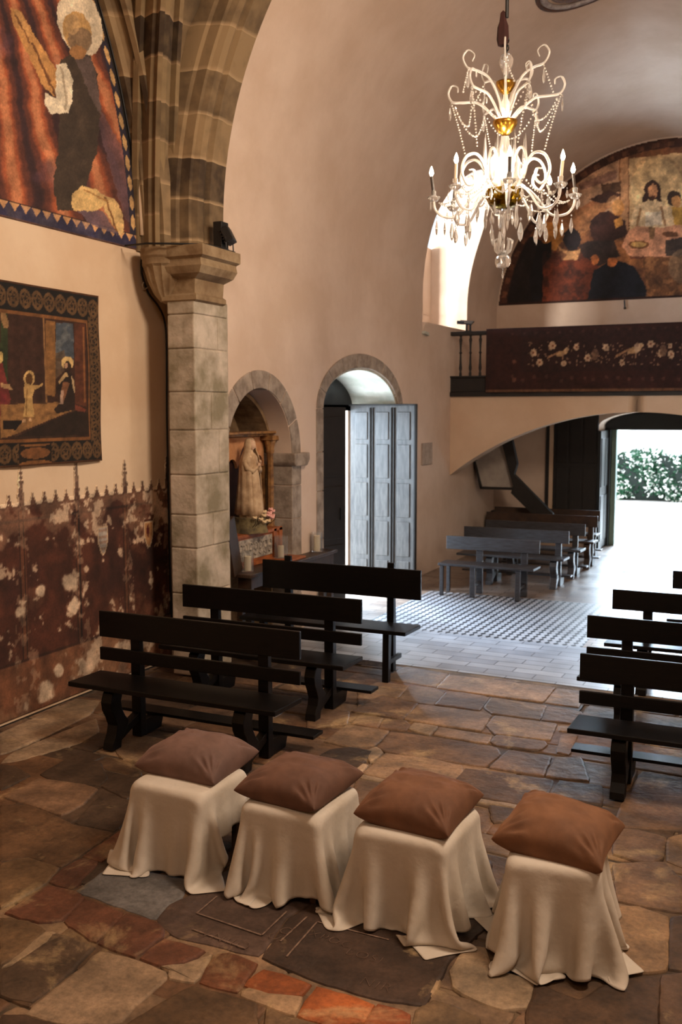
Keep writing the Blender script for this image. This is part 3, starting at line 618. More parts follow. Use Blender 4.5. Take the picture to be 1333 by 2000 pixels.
p.poly([(20,15),(40,22),(60,55),(92,108),(110,140),(108,190),(85,170),(60,120),(38,75),(24,45)], (190, 140, 84)).line([(62,85),(108,186)], 3, (110, 70, 42)).poly([(28,18),(40,24),(62,70),(50,70),(30,40)], (214, 166, 106), .6).line([(30,30),(58,82)],2,(120,78,46))
p.poly([(108,126),(128,122),(142,160),(140,200),(134,222),(100,222),(86,205),(88,182),(110,192)], (224, 210, 184)).line([(118,130),(130,190),(126,215)], 3, (180, 164, 140))
p.poly([(140,380),(160,362),(190,370),(205,385),(203,402),(185,412),(145,412),(138,398)], (222, 186, 124)).poly([(185,372),(222,388),(240,420),(242,452),(234,460),(205,415),(198,392)], (214, 178, 120)).line([(205,386),(228,452)], 2.5, (130, 88, 50)).line([(165,372),(210,392)], 2, (170,124,72))
p.poly([(150,412),(200,412),(230,458),(180,440)], (112, 92, 104), .8)
p.grain(.28, .05, 5).grain(.12, .3, 6); finish(o, me, p, PAINTED)
# tapestry picture hanging on the chancel wall
o, me, P, A, Z_ = sheet('tapestry', 'x', XC+.03, 4.75, 6.752, 1.985, 3.38, .0085, off=lambda A, Z: .008*np.sin(A*9)*(1-(Z-1.98)/1.4)+.006*np.sin(Z*7+A*3), thick=.01)
tag(o, 'woven picture of haloed figures in a dark scrolled border, hanging below the mural', 'tapestry')
U, V = proj(P); p = Paint(U, V, (50, 34, 27))
p.poly([(0,603),(0,860),(100,850),(172,852),(168,620),(80,606)], (60, 38, 30))
p.put((U < 90)*(V > 600)*(V < 790)*smooth(.4, .9, .5+.5*np.sin(U*.3+vnoise(U, V, .03, 2)*3))*.5, (70, 46, 36))
p.poly([(-400,600),(-60,600),(-60,800),(-400,800)], (70,44,34)).poly([(0,610),(14,612),(14,770),(0,770)], (50, 60, 36)).poly([(-90,790),(-20,680),(0,690),(20,780),(10,835),(-90,840)],(118,50,46)).ell(-40,665,20,26,(180,140,80)).ell(-40,672,11,16,(150,110,80))
p.poly([(0,606),(8,608),(15,625),(15,640),(6,640),(0,622)], (150, 116, 78)).ell(0, 698, 5, 12, (220, 190, 120)).poly([(0,765),(10,772),(12,830),(0,832)], (120, 46, 50)).poly([(0,748),(18,751),(24,762),(14,760),(0,756)], (190, 150, 106))
p.poly([(88,625),(107,628),(107,775),(88,770)], (138, 98, 58)).line([(84,620),(90,785)], 2, (150, 110, 70)).poly([(108,630),(142,632),(144,700),(108,700)], (74, 82, 92)).put((U>108)*(U<144)*(V>632)*(V<720)*smooth(.45,.6,vnoise(U,V,.07,8))*.7, (118,122,124)).poly([(108,690),(125,684),(130,720),(108,740)], (96,78,62), .8)
p.poly([(144,630),(165,634),(168,795),(146,788)], (92, 52, 36)).line([(162,640),(165,785)], 2.2, (140, 90, 54)).poly([(146,790),(168,800),(160,812),(146,800)], (120, 62, 46))
p.poly([(0,790),(90,788),(110,785),(145,800),(60,835),(20,852),(0,856)], (150, 110, 68)).put((U>0)*(U<145)*(V>785)*(V<856)*smooth(.5,.65,vnoise(U,V,.06,5))*.35,(100,72,46)).poly([(146,802),(172,806),(173,850),(30,853)], (42, 30, 24)).poly([(5,822),(45,820),(30,840),(5,838)], (30,22,20))
p.ell(56, 739, 11, 15, (206, 170, 112)).ell(56, 741, 7, 12, (98, 66, 36)).poly([(46,748),(62,752),(76,752),(83,748),(83,753),(66,762),(62,775),(66,815),(44,815),(48,785),(46,765)], (190, 154, 98)).ell(46, 822, 4, 4, (200, 160, 120)).ell(58, 820, 3, 3, (200, 160, 120)).line([(52,760),(50,812)],1.4,(140,104,60))
p.ell(131, 709, 12, 13, (210, 178, 120)).ell(131, 716, 7, 11, (50, 34, 26)).ell(128, 714, 3.5, 6, (190, 150, 120)).poly([(128,725),(140,730),(146,770),(146,800),(110,808),(104,800),(118,785),(108,760),(116,742)], (44, 32, 27)).poly([(128,726),(133,735),(128,736),(115,750),(113,745)], (200, 168, 120)).poly([(138,732),(144,745),(146,770),(142,760)], (206, 176, 134)).poly([(122,745),(136,748),(130,765),(122,790),(116,780)], (128, 86, 60)).poly([(118,762),(124,762),(122,790),(116,790)], (190, 160, 140), .8)
inn = (A > 5.0)*(A < 6.585)*(Z_ > 2.19)*(Z_ < 3.14)
inb = (A > 4.98)*(A < 6.60)*(Z_ > 2.17)*(Z_ < 3.16); pc = p.c.copy()
p.c = np.where((inn > 0)[:, None], pc, np.array((26, 24, 24))/255.); p.put((inb & ~inn)*1., (128, 84, 48)).put(((A > 6.735)+(A < 4.77)+(Z_ > 3.365)+(Z_ < 2.0))*1., (86, 54, 32))
def scroll(u, v_, per, w_):  # rosettes in a band, u along, v across 0..1
    k = (u/per) % 1; r = np.hypot((k-.5)*per, (v_-.5)*w_); th = np.arctan2((v_-.5)*w_, (k-.5)*per)
    return (np.abs(r-.055) < .012) | (np.abs(r-.025-.008*np.sin(5*th)) < .010)
b_top = (Z_ > 3.17)*(Z_ < 3.36)*scroll(A, (Z_-3.17)/.19, .135, .17); b_bot = (Z_ < 2.165)*(Z_ > 2.0)*scroll(A, (Z_-2.0)/.165, .135, .15); b_r = (A > 6.615)*(A < 6.735)*(Z_ > 2.15)*(Z_ < 3.2)*scroll(Z_, (A-6.615)/.12, .105, .1)
p.put((b_top+b_bot+b_r)*.8, (118, 86, 54))
p.put((np.abs(A-5.93) < .19)*(Z_ < 2.165)*(Z_ > 1.995), (34, 26, 22)).put((np.hypot((A-5.93)/.17, (Z_-2.08)/.045) < 1)*1., (128, 84, 50)).put((np.hypot((A-5.93)/.19, (Z_-2.16)/.03) < 1)*(Z_ < 2.155), (136, 92, 54)).put((np.hypot((A-5.93)/.19, (Z_-1.995)/.03) < 1)*(Z_ > 2.0), (136, 92, 54))
p.grain(.3, .12, 5); finish(o, me, p, WOVEN)
# painted dado with pinnacles, peeling
o, me, P, A, Z_ = sheet('painted_dado', 'x', XC+.004, 4.4, 7.77, 0.02, 2.05, .0115)
tag(o, 'peeling dark red painted wall panelling with pinnacles and small shields below the tapestry', 'wall painting')
n1 = vnoise(A, Z_, 4.2, 11, 5); n2 = vnoise(A, Z_, 1.9, 12, 5); n3 = vnoise(A, Z_, 13, 13, 4)
p = Paint(A, Z_, (222, 198, 170))
body = (Z_ < 1.665+.012*np.sin(A*48)); p.put(body*1., (78, 42, 30)); p.put(body*smooth(.45, .75, n2)*.7, (52, 28, 24)); p.put(body*smooth(.5, .7, n1)*.5, (104, 60, 42))
bay = ((A-5.79)/.65) % 1
p.put(body*(Z_ > .42)*(np.minimum(bay, 1-bay) < .045), (96, 58, 40)).put(body*(Z_ > .42)*(np.abs(bay-.02) < .012), (34, 20, 18)).put(body*(Z_ > .42)*(np.abs(bay-.955) < .008), (34, 20, 18)).put(body*(np.abs(Z_-1.56) < .008), (44, 26, 22))
p.put((Z_ < .45)*1., (112, 72, 50)).put((Z_ < .45)*smooth(.4, .7, n1)*.5, (150, 112, 82)).put((np.abs(Z_-.45) < .012)*1., (60, 36, 28))
fl_ = (A-5.79)/.13; k = fl_-np.round(fl_); ctr = np.abs(k)*.13; zz = Z_-1.66      # fleurons
fle = ((ctr < .006)*(zz < .10)) | (np.hypot(ctr, zz-.055) < .020) | (np.hypot(ctr-.016, zz-.04) < .012) | ((np.hypot(ctr, zz-.095)) < .010) | (zz < .03-.5*np.minimum(ctr, .065)**1.2+0*ctr)
p.put(fle*(zz > -.02)*(zz < .13)*.85, (84, 52, 40))
sx = np.minimum(bay, 1-bay)*.65                                                   # tall pinnacles at each bay
spi = ((sx < .034-.024*(zz)/.30)*(zz < .20)) | ((sx < .008)*(zz < .31)) | (np.hypot(sx, zz-.27) < .017) | (np.abs(zz-.195) < .012)*(sx < .026) | (np.abs(zz-.10) < .010)*(sx < .036) | (np.abs(zz-.235) < .007)*(sx < .018)
p.put(spi*(zz > -.02)*.8, (70, 46, 38)).put(spi*(n3 > .55)*.5, (160, 132, 110))
def shield(yc, zc, c1):
    dx = np.abs(A-yc); dz = zc+.12-Z_; inside_ = (dz > 0)*(dz < .25)*(dx < np.where(dz < .14, .066, .066*np.sqrt(np.clip((.25-dz)/.11, 0, 1))))
    p.put(inside_*1., (206, 178, 146)); i2 = (dz > .012)*(dz < .235)*(dx < np.where(dz < .14, .054, .052*np.sqrt(np.clip((.235-dz)/.10, 0, 1)))); p.put(i2*1., c1); return i2
i2 = shield(6.765, 1.29, (168, 158, 150)); p.put(i2*(np.sin(Z_*120) > .3)*.5, (140, 96, 72))
i2 = shield(7.43, 1.27, (176, 128, 84)); p.put(i2*(np.hypot((A-7.42)/.02, (Z_-1.30)/.06) < 1), (96, 34, 28))
wear = smooth(.52, .60, n1+.16*smooth(1.30, 1.62, Z_)-.05+.10*smooth(7.7, 5.5, A)*smooth(1.15, 1.6, Z_)+.06*smooth(.35, .0, Z_)); wear2 = smooth(.60, .64, n3*.5+n1*.5+.05*smooth(.9, 1.6, Z_))
keepsh = 1-((np.abs(A-6.765) < .07)+(np.abs(A-7.43) < .07))*(np.abs(Z_-1.28) < .13)
p.put(wear*body*(Z_ > 1.2)*.55*keepsh, (150, 118, 96)).put(wear*body*(Z_ <= 1.2)*.12, (170, 140, 112)).put(wear2*body*.85*keepsh, (208, 182, 156))
for yc, zc, r in ((6.33, .98, .085), (6.35, .78, .075), (5.98, .98, .05), (6.0, .15, .09), (6.15, .28, .05), (7.45, .82, .04), (5.75, .85, .05)):
    p.put(smooth(1.15, .75, np.hypot((A-yc)/(r*1.15), (Z_-zc)/r)+(n3-.5)*1.2)*.95, (214, 190, 164))
g_ = p.c.copy(); p.grain(.4, 9, 3); bare = np.abs(p.c-0).sum(1)*0+(Z_ > 1.70)*(np.abs(g_-np.array((222, 198, 170))/255.).sum(1) < .05)
finish(o, me, p, PAINTED)
bmx = bmesh.new(); bmx.from_mesh(me); bmx.verts.ensure_lookup_table(); bmesh.ops.delete(bmx, geom=[f_ for f_ in bmx.faces if all(bare[q.index] for q in f_.verts)], context='FACES'); bmx.to_mesh(me); bmx.free()
# lunette painting on the back wall
def kb(A, Z): return ((A-XM)**2+(Z-4.05)**2 < 2.81**2)
o, me, P, A, Z_ = sheet('lunette_painting', 'y', YB-.006, XM-2.82, XM+2.82, 4.29, 6.87, .0145, keep=kb)
tag(o, 'half-round painting of robed diners around a table above the gallery', 'mural')
U, V = proj(P); U = U+(vnoise(U, V, .16, 73)-.5)*4; V = V+(vnoise(U, V, .16, 74)-.5)*4; p = Paint(U, V, (126, 82, 52)); rr = np.hypot(A-XM, Z_-4.05)
n1 = vnoise(U, V, .03, 21); p.put(smooth(.45, .65, n1)*.6, (160, 104, 62)).put(smooth(.55, .4, n1)*.5, (92, 54, 36))
p.poly([(1110,350),(1210,300),(1210,420),(1130,440),(1110,400)], (190, 146, 112)).poly([(1130,360),(1205,330),(1205,350),(1135,372)], (150, 110, 90)).poly([(1175,360),(1212,355),(1212,375),(1178,378)], (90, 62, 42)).poly([(1110,420),(1170,385),(1200,400),(1140,440),(1110,450)], (170, 110, 72)).poly([(1150,390),(1190,372),(1215,380),(1180,400)], (70, 42, 32))
p.poly([(1212,300),(1228,298),(1228,450),(1214,450)], (178, 132, 94))
p.poly([(1230,310),(1333,298),(1440,310),(1440,480),(1230,470)], (196, 160, 116)).ell(1285, 370, 52, 62, (222, 190, 140), .8).ell(1285,345,50,42,(150,110,70),.25)
p.poly([(1060,440),(1110,420),(1165,400),(1190,395),(1170,440),(1110,470),(1070,480)], (172, 116, 74)).poly([(1068,435),(1092,430),(1100,470),(1085,490),(1062,480)], (190, 128, 62))
p.poly([(1155,430),(1172,415),(1190,412),(1222,430),(1226,460),(1200,470),(1190,500),(1160,470),(1152,450)], (62, 36, 30)).ell(1208, 405, 12, 16, (190, 132, 74)).ell(1200,400,14,18,(200,150,100),.5).poly([(1200,430),(1216,424),(1218,440),(1204,446)], (200, 140, 72))
p.poly([(1228,452),(1250,440),(1333,440),(1333,500),(1310,505),(1230,500),(1215,480)], (198, 140, 106)).poly([(1228,500),(1310,502),(1300,508),(1232,506)], (110, 66, 46)).ell(1248, 478, 20, 8, (120, 76, 44)).ell(1248, 477, 15, 5, (190, 150, 90)).ell(1310, 458, 16, 6, (110, 70, 44)).poly([(1268,440),(1282,440),(1278,468),(1270,468)], (130, 96, 64))
p.poly([(1232,440),(1240,405),(1262,393),(1292,393),(1318,412),(1318,440),(1290,445)], (216, 184, 142)).line([(1245,440),(1252,408)], 3, (160, 120, 80)).line([(1300,440),(1292,405)], 3, (150, 110, 76)).poly([(1262,415),(1292,412),(1294,438),(1262,442)], (226, 204, 176))
p.ell(1275, 372, 16, 20, (60, 36, 26)).ell(1276, 374, 10, 15, (196, 138, 96)).poly([(1262,370),(1290,370),(1294,395),(1284,392),(1281,360),(1268,360),(1266,394),(1255,394)], (56, 32, 24)).ell(1276,374,9.5,14,(196,138,96)).ell(1273,372,1.5,1,(50,30,20)).ell(1280,372,1.5,1,(50,30,20)).ell(1276, 386, 5, 4, (84, 46, 30))
p.ell(1318, 388, 14, 16, (60, 44, 34)).ell(1322, 394, 9, 12, (196, 140, 86)).poly([(1312,405),(1340,405),(1340,440),(1318,440)], (200, 152, 70))
p.poly([(973,600),(985,540),(1008,480),(1030,460),(1060,470),(1075,520),(1060,600)], (30, 24, 24)).poly([(1050,480),(1078,472),(1080,560),(1040,600),(1035,540)], (20, 20, 24)).ell(1118, 468, 17, 22, (38, 30, 32)).poly([(1090,480),(1105,490),(1125,490),(1140,480),(1128,508),(1100,510)], (196, 144, 96))
p.poly([(1060,600),(1062,520),(1085,490),(1100,508),(1128,508),(1160,480),(1170,520),(1150,600)], (110, 52, 32)).put((U>1060)*(U<1165)*(V>490)*(V<600)*smooth(.5,.6,vnoise(U,V,.06,31))*.6, (62, 34, 28)).poly([(1130,480),(1150,470),(1200,470),(1212,500),(1170,520),(1140,500)], (48, 36, 34), .9)
p.poly([(1145,600),(1160,530),(1190,510),(1210,510),(1240,520),(1262,560),(1268,600)], (24, 26, 34)).ell(1163,507,8,10,(190,110,60)).ell(1196,512,9,9,(196,116,66)).ell(1272, 520, 16, 10, (176, 116, 62)).poly([(1256,505),(1333,500),(1400,520),(1400,600),(1268,600)], (110, 72, 44)).put((U>1262)*(U<1400)*(V>500)*(V<600)*smooth(.5,.62,vnoise(U,V,.08,33))*.7, (164, 112, 70)).poly([(1300,470),(1340,462),(1340,500),(1302,500)], (70,56,48)).ell(1345,520,40,36,(150,120,90),.6)
mir = (A > XM+.95); p.put(mir*smooth(.45, .6, vnoise(A, Z_, 2.2, 40))*.7, (60, 36, 28)).put(mir*smooth(.5, .62, vnoise(A, Z_, 3, 41))*.5, (150, 90, 54))
p.put((rr > 2.66)*1., (70, 42, 32)).put((rr > 2.68)*(rr < 2.76)*(np.sin(np.arctan2(Z_-4.05, A-XM)*70) > .2)*.6, (128, 84, 60)).put((Z_ < 4.32)*1., (52, 28, 22))
p.grain(.45, .06, 5).grain(.2, .3, 7); finish(o, me, p, PAINTED)
# round painted ornament on the vault
o = empty('vault_medallion', (-2.37, 11.78, 7.28), 'painted moulding ring on the vault, mostly cut off by the top edge of the photo', 'ceiling ornament')
def vaultz(x, y):
    S = vaultsec((y-YA)/(YB+.02-YA)); xs = [a for a, b_ in S]; return float(np.interp(x, xs, [b_ for a, b_ in S]))
for nm, R, r, c, c2 in (('outer_ring', .53, .028, (96, 66, 52), (70, 60, 60)), ('inner_ring', .465, .045, (168, 160, 156), (128, 116, 116)), ('centre_moulding', .38, .03, (90, 82, 92), (120, 100, 90))):
    v = []; f = []; n = 64
    for k in range(n):
        a = 2*PI*k/n; zc_ = vaultz(-2.37+R*math.cos(a), 11.78+R*math.sin(a))-7.28-r*.3
        for j in range(8): q = 2*PI*j/8; v.append(((R+r*math.cos(q))*math.cos(a), (R+r*math.cos(q))*math.sin(a), zc_+r*.6*math.sin(q)))
    for k in range(n):
        for j in range(8): f.append((k*8+j, k*8+(j+1) % 8, ((k+1) % n)*8+(j+1) % 8, ((k+1) % n)*8+j))
    MB().add(v, f).build(nm, mat('medallion_'+nm, c, .8, .3, 14, col2=c2), o, smooth=True)
# ------------------------------------------------------------------ benches
def seat_board(b, x0, x1, y0, y1, z0, z1, M=None): b.box(x0, x1, y0, y1, z0, z1)
def s_leg(x, k=1):      # swelling S-curved board leg, outline in (y,z), front at -y
    P = [(-.30,.44),(-.22,.44),(-.215,.40),(-.235,.34),(-.225,.28),(-.19,.22),(-.15,.175),(-.175,.12),(-.235,.06),(-.245,0),(-.345,0),(-.335,.05),(-.30,.11),(-.285,.17),(-.31,.23),(-.345,.29),(-.355,.35),(-.33,.41)]
    return MB().prism(P, x-.045, x+.045, 'x')
def church_bench(name, loc, label, group, L=1.68, kneel=True, low=True, H=.93, wood=None, sc_=1., legs='s', posts=(-.54, .54), hang=0):
    wood = wood or DARKW; t = empty(name, loc, label, 'bench', group); hw = L/2
    r = MB().box(-hw, hw, -.035, -.005, H-.195, H); r.build('backrest', wood, t, bevel=.005)
    if low: MB().box(-hw, hw, -.035, -.008, H-.37, H-.275).build('lower_back_rail', wood, t, bevel=.005)
    sb = MB(); n = 8
    sb.prism([(-hw-.01, -.385), (hw, -.385), (hw+.015, -.03), (-hw, -.03)], .442, .478, 'z'); sb.build('seat', wood, t, bevel=.006)
    for i, x in enumerate(posts):
        MB().prism([(-.005, 0), (.065, 0), (.06, .5), (.03, H-.02), (-.005, H-.02)], x-.04, x+.04, 'x').build('back_post', wood, t, bevel=.004)
        if legs == 's': s_leg(x).build('front_leg', wood, t, bevel=.005)
        else: MB().prism([(-.36, 0), (-.30, 0), (-.28, .44), (-.35, .44)], x-.03, x+.03, 'x').build('front_leg', wood, t, bevel=.004)
        if legs == 's': MB().prism([(-.27, .09), (.0, .19), (.0, .13), (-.25, .03)][::-1], x-.03, x+.03, 'x').build('stretcher', wood, t, bevel=.003)
        else: MB().box(x-.02, x+.02, -.31, .0, .15, .19).build('stretcher', wood, t, bevel=.003)
    if kneel:
        MB().box(-hw-.08, hw+.0, .17, .33, .115, .14).build('kneeling_board', wood, t, bevel=.004)
        for x in posts: MB().prism([(.06, 0), (.26, 0), (.30, .115), (.06, .115)], x-.035, x+.035, 'x').build('kneeler_foot', wood, t, bevel=.004)
    t.scale = (1, sc_, sc_); return t
G1 = 'dark church benches on the left of the aisle'; G2 = 'dark church benches on the right of the aisle'; G3 = 'worn benches under the gallery'
b1 = church_bench('church_bench', (-3.79, 5.75, 0), 'black wooden church bench nearest the camera on the left, before the covered stools', G1)
b2 = copy_tree(b1); b2.location = (-3.86, 6.95, 0); tag(b2, 'black wooden church bench in the middle of the three on the left', group=G1)
b3 = church_bench('church_bench', (-3.84, 8.22, 0), 'black bench with one broad back plank and tall posts, in front of the candle table', G1, kneel=False, low=False, H=.985, legs='p', posts=(-.62, .64))
for ch in [c for c in bpy.data.objects if c.parent == b3]:
    if ch.name.startswith('backrest'): bpy.data.objects.remove(ch, do_unlink=True)
    elif ch.name.startswith('back_post'): ch.scale = (.85, 1, 1.06)
MB().box(-.79, .85, -.03, -.002, .70, .975).build('backrest', DARKW, b3, bevel=.005)
r1 = copy_tree(b1); r1.location = (-.35, 6.32, 0); r1.scale = (1, .9, .9); tag(r1, 'dark church bench nearest the camera on the right, cut by the photo edge', group=G2)
r2 = copy_tree(b1); r2.location = (-.535, 7.55, 0); r2.scale = (1, .9, .9); tag(r2, 'second dark church bench back on the right side', group=G2)
r3 = copy_tree(b1); r3.location = (-.535, 8.72, 0); r3.scale = (1, .91, .91); tag(r3, 'third dark church bench back on the right, beside the blue tiled floor', group=G2)
r4 = copy_tree(b1); r4.location = (-.16, 9.95, 0); r4.scale = (1, .92, .92); tag(r4, 'dark bench end fourth back on the right, at the photo edge', group=G2)
r5 = copy_tree(b1); r5.location = (-.08, 11.0, 0); r5.scale = (1, .95, .95); tag(r5, 'farthest dark bench end on the right, barely inside the photo edge', group=G2)
f1 = church_bench('church_bench', (-3.51, 12.36, 0), 'short bench in daylit grey nearest in the group under the gallery', G3, L=1.26, kneel=False, low=False, H=.84, wood=BLUEW, sc_=.9, legs='p', posts=(-.18, .42))
MB().box(-.62, -.575, -.36, -.31, 0, .44).build('front_leg', BLUEW, f1, bevel=.004)
MB().box(-.62, -.575, -.05, .0, 0, .44).build('back_post', BLUEW, f1, bevel=.004)
f2 = church_bench('church_bench', (-3.46, 13.35, 0), 'bench in daylit grey just behind the short front one under the gallery', G3, L=1.5, kneel=True, low=False, H=.86, wood=BLUEW, sc_=.9, legs='s', posts=(-.3, .6))
f3 = copy_tree(f2); f3.location = (-3.42, 14.3, 0); tag(f3, 'third bench in daylit grey under the gallery, level with the arch end', group=G3)
f4 = church_bench('church_bench', (-3.56, 15.3, 0), 'long brown bench fourth back under the gallery, before the back wall', G3, L=1.78, kneel=True, low=False, H=.88, wood=BROWNW, sc_=.9, legs='s', posts=(-.6, .78))
f5 = copy_tree(f4); f5.location = (-3.68, 16.2, 0); tag(f5, 'rearmost bench under the gallery, below the wooden stair', group=G3)
# ------------------------------------------------------------------ gallery
GP = mat('gallery_plaster', (206, 180, 154), .92, .05, 1.3, bump=.3, bscale=9, col2=(196, 168, 142))
R_ = 4.53; zc = 2.40-R_; ap = [(XM+R_*math.sin(a), zc+R_*math.cos(a)) for a in np.linspace(-math.asin(2.83/R_), math.asin(2.83/R_), 41)]
b = MB()
for i in range(40):
    (xa, za), (xb, zb_) = ap[i], ap[i+1]; b.prism([(xa, za), (xb, zb_), (xb, 2.66), (xa, 2.66)], YG, YG+.38, 'y')
struct(b.build('wall_gallery_front', GP, smooth=30))
struct(MB().box(XN, XR, YG+.38, YB, 2.5, 2.66).build('ceiling_gallery', GP)).name = 'ceiling'
bm_ = empty('gallery_balustrade', (-4.88, YG, 2.66), 'dark wooden gallery railing with turned balusters above the low arch', 'balustrade')
MB().box(0, 5.64, -.05, .1, -.02, .05).box(0, 5.64, -.02, .08, .05, .27).box(0, 5.64, -.045, .1, .27, .30).build('base_board', DARKW2, bm_, bevel=.006)
MB().box(0, 5.64, -.04, .08, .92, .98).build('handrail', DARKW2, bm_, bevel=.008)
bp_ = [(.0, 0), (.022, 0), (.022, .05), (.014, .07), (.026, .12), (.018, .2), (.013, .34), (.026, .36), (.013, .38), (.018, .5), (.026, .56), (.014, .6), (.022, .62), (.022, .63), (0, .63)]
for i in range(34): MB().lathe(bp_, (.15+i*.158, .02, .295), 10).build('baluster', DARKW2, bm_, smooth=40)
def wav(A, Z): return .02*np.sin(A*11+.5*np.sin(A*3))*(3.66-Z)/1.0
o, me, P, A, Z_ = sheet('embroidered_hanging', 'y', YG-.085, -4.29, .70, 2.70, 3.66, .016, off=wav, thick=.012)
P2 = P.copy(); tag(o, 'dark red embroidered cloth with pale birds and flowers draped over the gallery railing', 'wall hanging')
x0s = -4.29+(3.64-Z_)/.94*.11*0
U, V = proj(P); p = Paint(U, V, (56, 28, 23)); p.put(smooth(.4, .65, vnoise(A, Z_, 3, 51))*.5, (42, 22, 19))
p.put((np.abs(Z_-3.3) < .30)*(A > -3.75)*.6, (44, 26, 24)).put((Z_ < 2.735)*1., (106, 72, 50)).put((Z_ > 3.63)*1., (48, 22, 20))
fr = random.Random(9)
flx = [(1043,689,6),(1055,708,6),(1080,675,6.5),(1102,710,5),(1127,678,5),(1149,699,6),(1185,679,6),(1216,708,5),(1272,672,6),(1292,690,6),(1312,692,6),(1310,676,4),(1340,690,6),(1375,676,6),(1400,705,6),(1440,684,6)]
for cx, cy, r in flx:
    for q in range(6): p.ell(cx+r*.6*math.cos(q), cy+r*.75*math.sin(q), r*.5, r*.55, (190, 158, 128))
    p.ell(cx, cy, r*.35, r*.4, (120, 70, 50))
def bird(cx, cy, s, fl_=1):
    p.ell(cx, cy, 13*s, 5.5*s, (176, 138, 98), rot=-.3*fl_).poly([(cx-8*s*fl_, cy), (cx-34*s*fl_, cy+14*s), (cx-30*s*fl_, cy+7*s), (cx-4*s*fl_, cy-5*s)], (150, 112, 82)).ell(cx+11*s*fl_, cy-8*s, 4*s, 4*s, (196, 164, 130)).line([(cx+2*s, cy+4*s), (cx+2*s, cy+12*s)], 1.3, (160, 120, 90)).line([(cx+8*s*fl_, cy), (cx+12*s*fl_, cy-8*s)], 3*s, (186, 150, 112))
bird(1098, 690, .9); bird(1240, 684, 1.15); bird(1163, 694, .5, -1); bird(1392, 690, 1)
p.ell(1163, 692, 7, 11, (120, 90, 72), .8).ell(1296, 685, 7, 12, (116, 88, 70), .8).ell(1245,680,6,10,(200,170,140),.7)
for k in range(150):
    cx = 1030+fr.random()*420; cy = 692+fr.uniform(-26, 22); p.ell(cx, cy, 1.6, 1.9, (150, 116, 92), .8)
for k in range(22): p.ell(1002+k*23+fr.uniform(-4, 4), 740+fr.uniform(-6, 4), 3.4, 4, (104, 66, 52), .6).ell(1002+k*23, 652-k*.9, 3, 2.5, (104, 66, 52), .45)
p.ell(1005, 706, 4, 4, (120, 80, 60), .7).ell(1005,742,4,5,(120,80,60),.7)
p.grain(.3, .2, 8); finish(o, me, p, WOVEN)
ms = empty('music_stand', (-4.60, YG+.02, 3.64), 'small dark book rest fixed on the gallery handrail near the wall', 'lectern')
MB().box(-.05, -.03, -.02, .02, 0, .13).box(.01, .03, -.02, .02, 0, .13).box(-.06, .04, -.03, .03, 0, .012).build('stand_post', DARKW2, ms)
M_ = Matrix.Translation((-.04, 0, .13))@Matrix.Rotation(.35, 4, 'X')@Matrix.Rotation(.12, 4, 'Y'); MB().box(-.12, .10, -.08, .08, 0, .02, M_).box(-.13, -.02, -.09, -.07, 0, .05, M_).build('book_rest', DARKW2, ms)
# ------------------------------------------------------------------ under the gallery: stair, panel, main doors
st = empty('gallery_stair', (-4.7, 16.6, 0), 'dark wooden stair string with pale boarded side rising to the gallery', 'staircase')
def Yp(pts, y): return [(hit(a, b_, 1, y)[0]+4.7, hit(a, b_, 1, y)[2]) for a, b_ in pts]
MB().prism(Yp([(985,866),(1004,858),(1014,905),(1008,926),(1085,1004),(1045,1004),(1002,962),(1006,948)], 15.9), -.82, -.70, 'y').build('stair_string', DARKW2, st)
MB().prism(Yp([(928,902),(987,864),(1004,952),(940,950)], 15.9), -.70, -.5, 'y').build('boarded_side', mat('limewashed_board', (168, 158, 148), .8, .1, 5, col2=(150, 140, 132)), st)
MB().prism(Yp([(938,950),(1002,952),(1003,957),(940,955)], 15.9), -.73, -.5, 'y').build('edge_moulding', DARKW2, st)
MB().prism(Yp([(926,899),(930,902),(943,952),(939,955)], 15.9), -.73, -.5, 'y').build('edge_moulding', DARKW2, st)
hp = empty('stored_bench_stack', (-4.55, 16.75, 0), 'low dark pile of stacked timber in the corner below the stair', 'timber pile')
for i, (x0, x1, z0, z1) in enumerate(((-.32, .5, 0, .30), (-.3, .36, .31, .52), (-.28, .42, .53, .60), (-.2, -.05, .6, .68), (.1, .2, .6, .67))): MB().box(x0, x1, -.2, .25, z0, z1).build('timber', DARKW2, hp, bevel=.01)
pn = empty('wooden_wall_panel', (-3.4, YB-.02, .64), 'tall black wooden panel on the back wall beside the main doorway', 'wooden panel')
MB().box(-.385, .37, -.05, .015, 0, 1.75).build('panel_board', DARKW2, pn, bevel=.005)
for k in range(3): 
    x0 = -.34+k*.235
    for z0, z1 in ((.06, .8), (.88, 1.66)): MB().box(x0, x0+.2, -.062, -.048, z0, z1).build('raised_field', DARKW2, pn, bevel=.008)
struct(MB().box(-3.87, -3.80, YB-.05, YB, .60, 2.5).box(-3.87, -3.02, YB-.07, YB, .585, .625).build('trim_11', GP))
struct(MB().box(-3.93, -3.87, YB-.06, YB, .60, 2.5).build('trim_12', DARKW2))
GB = mat('green_black_door', (30, 38, 42), .3, .2, 5, bump=.3, bscale=30, stretch=(4, 4, .8))
dl = empty('door_2', (-2.99, YB+.68, 0), 'dark main door leaf folded back against the left side of the doorway', 'door'); struct(dl)
MB().box(-.035, .02, -.78, 0, .02, 2.08).build('leaf_board', GB, dl, bevel=.004)
for z0, z1 in ((.15, .95), (1.1, 1.95)):
    for y0 in (-.72, -.36): MB().box(.018, .032, y0, y0+.3, z0, z1).build('raised_panel', GB, dl, bevel=.008)
dl = empty('door_3', (-1.11, YB+.68, 0), 'dark main door leaf folded back against the right side of the doorway', 'door'); struct(dl)
MB().box(-.02, .035, -.78, 0, .02, 2.08).build('leaf_board', GB, dl, bevel=.004)
FR = mat('pale_green_frame', (120, 140, 128), .5, .1)
